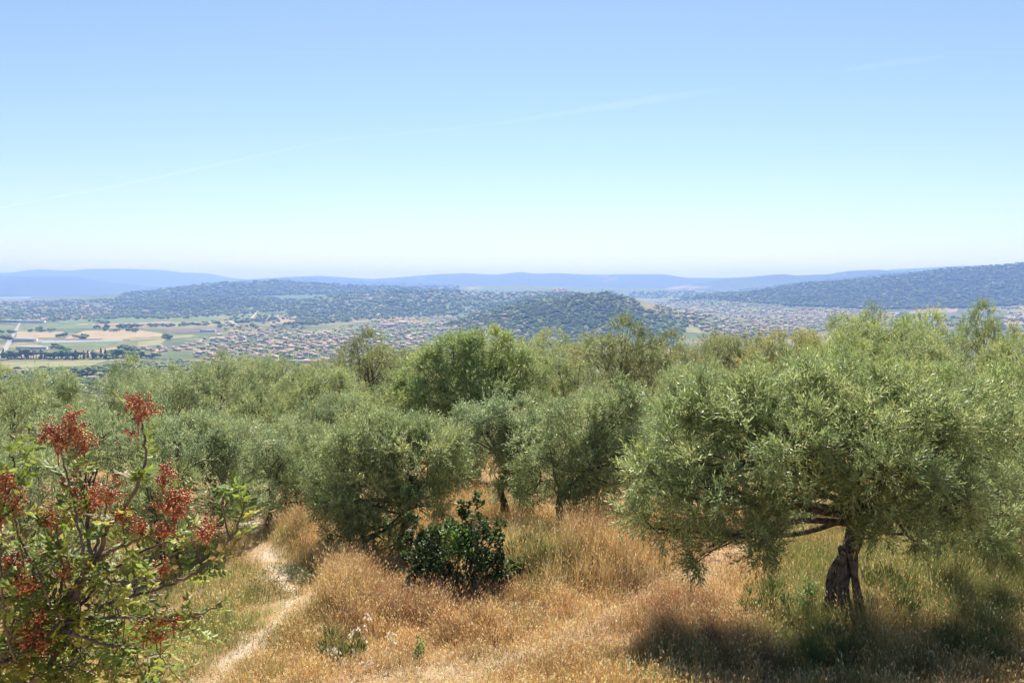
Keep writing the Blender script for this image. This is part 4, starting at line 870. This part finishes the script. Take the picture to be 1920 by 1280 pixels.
# leafy inner mass on short side twigs
tw = stem
for i in range(240):
    u = abs(rs.normal(0, 1)) * 150 + rs.uniform(-60, 60); v = rs.uniform(930, 1300); 
    if u > 120 + (v - 900) * .75 or (v < 1010 and rs.random() < .55): continue
    b = P(u, v, DS + rs.uniform(-.1, .75)) - so_; sp_ = paths[rs.integers(0, len(paths))]
    ax = rdir(rs, 1)[0] + np.array([.1, -.1, .5]); ax = nrm(ax[None])[0]; L = rs.uniform(.08, .2)
    tube(tw, spline([b - ax * L * .7, b, b + ax * L * .3], 5), np.linspace(.003, .0015, 5), 4)
    for j in range(4): pinnate(lm, rs, b - ax * L * .6 * (1 - j / 3), ax * .5 + rdir(rs, 1)[0], rs.uniform(.08, .12), rs.integers(2, 5), LC[rs.integers(0, 6)] * (.9), rs.uniform(.025, .04))
stem.build('stem', mstem, shrub, True); lm.build('foliage', mshrub, shrub)
CL = [(258,765,26),(140,795,24),(108,822,26),(158,825,20),(165,935,30),(205,918,22),(140,915,18),(0,940,30),(10,900,18),(325,950,30),(345,925,18),(268,985,20),(306,992,18),(388,992,22),(305,885,20),(300,1175,26),(268,1180,20),(325,1165,16),(30,1075,26),(55,1100,22),(20,1050,16),(55,1195,24),(20,1205,22),(80,1170,18),(95,970,18),(300,1060,14),(230,960,16),(75,1150,14),(120,1075,12)]
for (u, v, r) in CL:
    cm = MB(); c = P(u, v, DS + rs.uniform(-.12, .08)) - so_; R_ = r / F * DS * 1.15; n = int(130 * (r / 22) ** 2)
    root = c + np.array([0, 0, -R_ * 1.1]); sub = [c + rs.normal(0, .42, 3) * R_ for _ in range(9)]; VV, TT = I1
    tube(cm, spline([root + np.array([0, 0, -R_ * .6]), root, c], 5), np.linspace(.0026, .0016, 5), 4, col=(.25, .05, .03))
    for s_ in sub:
        tube(cm, spline([root, (root + s_) / 2 + rs.normal(0, .004, 3), s_], 4), np.full(4, .0012), 3, col=(.28, .06, .04))
        for k in range(max(3, n // 9)):
            p = s_ + rs.normal(0, .30, 3) * R_; rb = rs.uniform(.0032, .0052)
            tube(cm, np.array([s_, (s_ + p) / 2, p]), np.full(3, .0008), 3, col=(.28, .07, .04))
            cc = np.array([(.46, .13, .045), (.54, .20, .06), (.34, .08, .03), (.52, .30, .11)][rs.integers(0, 4)]) * rs.uniform(.7, 1.2)
            cm.add(VV * rb + p, None, TT, cc)
    cm.build('berry_cluster', mberry, shrub, True)

def bush(name, lobes, D, label, n, leafL, leafW, cols, mat, stem_r=.01, cat='bush', hi=None, up=.3, seed=3, foot=0):
    rg = np.random.default_rng(seed); D = float(hitn(lobes[0][0], (foot or max(l[1] + l[3] for l in lobes)))[1][0]); bx = ray(lobes[0][0], 1000)[0] * D; zb = float(zmesh(bx, D)); o0 = np.array([bx, D, zb]); e = empty(name, tuple(o0), label, cat)
    lm, sm = MB(), MB(); tot = sum(l[2] * l[3] for l in lobes)
    for (u, v, ru, rv, dd) in lobes:
        c = P(u, v, D + dd) - o0; s = D / F; r = np.array([ru * s, ru * s * .9, rv * s])
        tube(sm, spline([np.array([rg.normal(0, .05), rg.normal(0, .05), -.1]), c * .5 + rg.normal(0, .08, 3), c], 8), np.linspace(stem_r, stem_r * .4, 8), 5, rg, .05)
        m = int(n * ru * rv / tot); nc = max(5, m // 60); cd = rdir(rg, nc); ccn = c + cd * r * rg.uniform(.5, 1, (nc, 1)) ** .5; ci = rg.integers(0, nc, m)
        for k in range(nc): tube(sm, spline([c, (c + ccn[k]) / 2 + rg.normal(0, .03, 3), ccn[k]], 4), np.linspace(stem_r * .4, stem_r * .15, 4), 4)
        d = nrm(rdir(rg, m) + cd[ci] * .5); B = ccn[ci] + d * (r.mean() * rg.uniform(.1, .45, m))[:, None]
        A = nrm(d * .8 + rdir(rg, m) * .6 + np.array([0, 0, -.25 + up])); Sd = nrm(np.cross(A, np.array([0, 0, 1.]) + rg.normal(0, .5, (m, 3))))
        cl = cols[rg.integers(0, len(cols), m)] * rg.uniform(.75, 1.25, (m, 1))
        if hi:
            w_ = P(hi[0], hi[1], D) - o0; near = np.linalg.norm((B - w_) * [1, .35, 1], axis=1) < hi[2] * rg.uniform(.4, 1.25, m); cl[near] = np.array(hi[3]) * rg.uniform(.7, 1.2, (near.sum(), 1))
        ok = B[:, 2] > .0
        ovals(lm, B[ok], A[ok], Sd[ok], leafL * rg.uniform(.6, 1.25, ok.sum()), leafW * rg.uniform(.7, 1.2, ok.sum()), cl[ok])
    sm.build('stem', mstem, e, True); lm.build('foliage', mat, e); return e
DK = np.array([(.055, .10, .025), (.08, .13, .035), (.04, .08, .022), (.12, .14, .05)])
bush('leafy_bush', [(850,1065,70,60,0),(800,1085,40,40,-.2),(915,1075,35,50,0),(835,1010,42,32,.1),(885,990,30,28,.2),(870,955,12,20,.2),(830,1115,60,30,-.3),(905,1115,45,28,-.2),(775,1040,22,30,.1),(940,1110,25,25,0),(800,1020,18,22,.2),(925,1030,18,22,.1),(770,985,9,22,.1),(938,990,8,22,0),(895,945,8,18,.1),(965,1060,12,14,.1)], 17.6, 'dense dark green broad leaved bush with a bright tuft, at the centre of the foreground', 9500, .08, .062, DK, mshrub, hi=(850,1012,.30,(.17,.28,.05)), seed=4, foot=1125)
RU = np.array([(.30, .17, .08), (.38, .24, .12), (.24, .13, .07), (.44, .31, .17)]); GT = np.array([(.16, .22, .06), (.22, .26, .08), (.28, .28, .11)])
for i, (u, v, ru, rv, n_, lab) in enumerate([
    (860,1170,70,28,2600,'rust brown dry brush in front of the dark leafy bush'), (700,1150,50,35,2000,'dry brown brush between the left track and the dark leafy bush'),
    (590,975,40,30,1500,'rust coloured brush at the head of the left track'), (1290,1205,60,30,2200,'dark rust brush in the shade left of the large gnarled trunk'),
    (1400,1235,50,25,1600,'brown brush in the shade at the bottom edge, right of centre'), (1190,1090,50,30,1800,'dry rust brush on the bank right of the forked olive'),
    (990,1150,40,22,1200,'small dry brush right of the dark leafy bush'), (1345,1050,45,25,1500,'rust brush under the drooping left limb of the large gnarled olive')]):
    bush('dry_brush', [(u,v,ru,rv,0),(u-ru*.6,v+rv*.3,ru*.5,rv*.7,.2),(u+ru*.6,v+rv*.25,ru*.5,rv*.8,-.1)], 15, lab, n_, .06, .007, RU, mgrass, .005, 'brush', up=.9, seed=20 + i, foot=v + rv * .7)
for i, (u, v, ru, rv, n_, lab) in enumerate([
    (1660,1130,55,60,2600,'tall green grass tuft just right of the large gnarled trunk'), (1750,1100,60,55,2600,'tall green grass tuft in the shade farther right of the large trunk'),
    (1555,1220,45,35,1600,'green tuft in front of the large gnarled trunk'), (1440,1140,40,45,1500,'green tuft left of the large gnarled trunk, beside the weeds'),
    (1830,1210,60,40,1800,'dark green tuft at the lower right corner'), (985,1040,35,40,1300,'yellow green tuft between the dark bush and the forked olive'), (640,1215,40,22,900,'green tuft beside the wild oat stalks')]):
    bush('grass_tuft', [(u,v,ru,rv,0),(u-ru*.5,v+rv*.4,ru*.5,rv*.6,.2),(u+ru*.5,v+rv*.4,ru*.5,rv*.6,-.1)], 15, lab, n_, .13, .007, GT, mgrass, .004, 'grass tuft', up=1.8, seed=40 + i, foot=v + rv * .8)
bush('trailing_plant', [(965,1105,30,14,0),(985,1110,18,10,.1),(945,1090,18,18,.1)], 16.8, 'trailing leafy plant creeping right from the foot of the dark bush', 260, .06, .045, DK * 1.5, mshrub, .005, 'plant', seed=6)
bush('grey_bush', [(640,1050,50,32,0),(610,1035,30,25,.2),(670,1040,35,28,.1)], 19.5, 'pale grey green bush beside the left track under the rounded olive', 2600, .045, .008, np.array([(.27, .27, .14), (.22, .24, .11)]), mshrub, .006, seed=8)
bush('grey_bush', [(520,1090,45,22,0),(550,1075,25,20,.1)], 18.6, 'low dark green scrub on the left bank of the track', 1600, .05, .012, np.array([(.11, .14, .05), (.15, .17, .06)]), mshrub, .006, seed=9)
bush('weed', [(1490,1110,35,28,0),(1520,1090,25,22,.1),(1480,1150,28,22,-.2)], 15.2, 'fresh green weeds at the left foot of the large gnarled trunk', 620, .055, .03, np.array([(.12, .22, .05), (.16, .26, .06)]), mshrub, .004, 'weeds', seed=10)
bush('weed', [(780,1220,14,16,0),(790,1205,9,12,0)], 13.9, 'single small green weed on the stony track', 150, .045, .022, np.array([(.12, .25, .04)]), mshrub, .003, 'weed', seed=11)
bush('weed', [(1430,1180,25,18,0)], 14.5, 'small green weed in the shaded rust coloured grass', 160, .05, .022, np.array([(.12, .22, .04)]), mshrub, .003, 'weed', seed=13)
bush('bramble', [(1290,1275,30,12,0),(1215,1262,14,9,0),(1240,1272,14,9,0),(1330,1285,30,14,0)], 12.7, 'thin leafy bramble shoot at the bottom edge right of centre', 260, .045, .026, np.array([(.22, .28, .07), (.28, .33, .1)]), mshrub, .004, 'plant', seed=14)

# dry wild oat stalks with hanging pale husks
def oats(u, v0, v1, D, label, seed, bend):
    rg = np.random.default_rng(seed); D = float(hitn(u, v0)[1][0]); b = P(u, v0, D); zb = float(zmesh(b[0], D)); o0 = np.array([b[0], D, zb]); e = empty('wild_oat', tuple(o0), label, 'dry stalk')
    top = P(u + bend, v1, D) - o0; pts = spline([(0, 0, -.05), (top[0] * .3, 0, top[2] * .5), top * .98, top + np.array([bend / F * D * .4, 0, -.02])], 16)
    m = MB(); tube(m, pts, np.linspace(.004, .002, 16), 5, col=(.62, .5, .3))
    for i in range(12):
        p = pts[rg.integers(5, 16)]; q = p + np.array([rg.normal(0, .05), rg.normal(0, .04), rg.uniform(-.01, .05)]); tube(m, spline([p, (p + q) / 2 + np.array([0, 0, .02]), q], 4), np.full(4, .0012), 3, col=(.6, .5, .32))
        A = nrm(np.array([[rg.normal(0, .6), rg.normal(0, .3), -1.]])); s = MB()
        for sg in (-1, 1): 
            A2 = nrm(A + np.array([[.22 * sg, 0, 0]])); ovals(s, q[None], A2, nrm(np.cross(A2, rdir(rg, 1))), .066, .018, np.array([.80, .72, .58]))
        s.build('seed_husk', mgrass, e)
    m.build('stalk', mgrass, e)

for i, (u, v0, v1, b, lab) in enumerate([(672,1250,1155,14,'tallest pale wild oat stalk with hanging husks beside the left track'),(662,1252,1180,4,'shorter wild oat stalk just left of the tallest one'),(640,1252,1215,-14,'low wild oat stalk bent left over the track'),(728,1250,1190,6,'wild oat stalk standing alone right of the tallest one'),(768,1150,1098,2,'pale wild oat stalk in the shade below the dark bush'),(700,1255,1238,-10,'flattened wild oat stalk at the edge of the stony track')]):
    oats(u, v0, v1, 13.3 if v0 > 1200 else 15.8, lab, i + 50, b)
# tiny yellow flowers left of the track and a few larger rocks
fl = MB(); uv = samp(rngG, [(340,1130),(470,1090),(460,1200),(330,1260)], 60); X, Y, Z, ok = hitn(uv[:, 0], uv[:, 1]); n = len(X)
A = nrm(np.stack([rngG.normal(0, .3, n), rngG.normal(0, .3, n), np.ones(n)], -1)); B = np.stack([X, Y, Z + rngG.uniform(.2, .4, n)], -1)
for k in range(3):
    a = k * 2.1; dv = np.array([math.cos(a), math.sin(a), .2]); ovals(fl, B, nrm(np.broadcast_to(dv, (n, 3))), nrm(np.cross(np.broadcast_to(dv, (n, 3)), A)), .02, .014, np.array([.75, .6, .04]))
leaves(fl, B - np.array([0, 0, .4]), np.broadcast_to([0, 0, 1.], (n, 3)), np.broadcast_to([1., 0, 0], (n, 3)), .4, .004, np.array([.2, .25, .06]), .5)
tag(fl.build('yellow_flowers', mgrass), 'sprinkle of tiny yellow flowers in the green grass left of the track', 'flowers', None, 'stuff')
mrock = pmat('pale_limestone', (.52, .49, .45), .9, .15, scale=7, col2=(.38, .35, .31), bump=.03)
rk = np.random.default_rng(70)
for i, (u, v, s, lab) in enumerate([(1790,1042,.17,'pale limestone rock half hidden behind the tall grass at the right'),(1822,1050,.11,'small pale rock right of the half hidden one'),(1860,1165,.13,'flat pale stone in the sunny grass at the right edge'),(1838,1150,.09,'small flat stone left of the one at the right edge'),(640,1248,.08,'flat stone on the left track by the oat stalks'),(1395,1150,.14,'grey stone in the shaded grass left of the large trunk')]):
    X, Y, Z, ok = hitn(u, v); V0, T0 = I2
    V = V0 * np.array([1.3, 1, .6]) * s * (1 + .25 * (fbm(V0[:, 0] * 1.7 + i * 9, V0[:, 1] * 1.7 + V0[:, 2], 5, 3)[:, None] - .5) * 2); V[:, 2] = np.maximum(V[:, 2], -s * .35)
    m = MB(); m.add(V, None, T0); o = m.build('rock', mrock); o.location = (X[0], Y[0], Z[0] + s * .2); o.rotation_euler = (0, 0, rk.uniform(0, 6)); tag(o, lab, 'rock')

# ------------------------------------------------------------------ haze and contrail
m, t, out = newmat('haze'); vo = t.nodes.new('ShaderNodeVolumePrincipled'); t.links.new(vo.outputs[0], out.inputs['Volume'])
vo.inputs['Color'].default_value = (.225, .39, .96, 1); vo.inputs['Density'].default_value = 1.05e-4; vo.inputs['Anisotropy'].default_value = .2; vo.inputs['Absorption Color'].default_value = (.41, .38, 1, 1)
V, Q = boxf(-32000, 32000, -32000, 32000, float(GZ.min()) - 1, max(330, float(GZ.max()) + 30)); hz = mesh_np('haze', V, [Q], m); tag(hz, kind='stuff')
m, t, out = newmat('contrail'); vo = t.nodes.new('ShaderNodeVolumePrincipled'); t.links.new(vo.outputs[0], out.inputs['Volume'])
vo.inputs['Color'].default_value = (1, 1, 1, 1); vo.inputs['Density'].default_value = 3.2e-4; vo.inputs['Anisotropy'].default_value = .3
def contrail(pts, alt, wpx):
    pp = []; ww = []
    for (u, v), wi in zip(pts, wpx): s = ray(u, v); D = alt / s[1]; pp.append(P(u, v, D)); ww.append(wi * D / F)
    n = 90; sp = spline(pp, n); wv = np.interp(np.linspace(0, 1, n), np.linspace(0, 1, len(ww)), ww) * (1 + .35 * (fbm(np.arange(n) / 4., 0 * np.arange(n), 3, 3) - .5)); wv[0] = wv[-1] = 1
    mb = MB(); tube(mb, sp, wv, 12); o = mb.build('contrail', m, None, True); return o
c1 = contrail([(-60,402),(60,378),(200,352),(380,315),(600,268),(740,252),(900,236),(1100,206),(1230,186),(1400,162)], 2500, [2,2,2.5,3,3,3,4,6,8,2]); tag(c1, 'faint white contrail curving up across the blue sky', 'contrail')
c2 = contrail([(1540,140),(1640,124),(1720,113),(1790,105)], 2500, [2,6,6,2]); tag(c2, 'short fainter contrail streak high at the right', 'contrail')
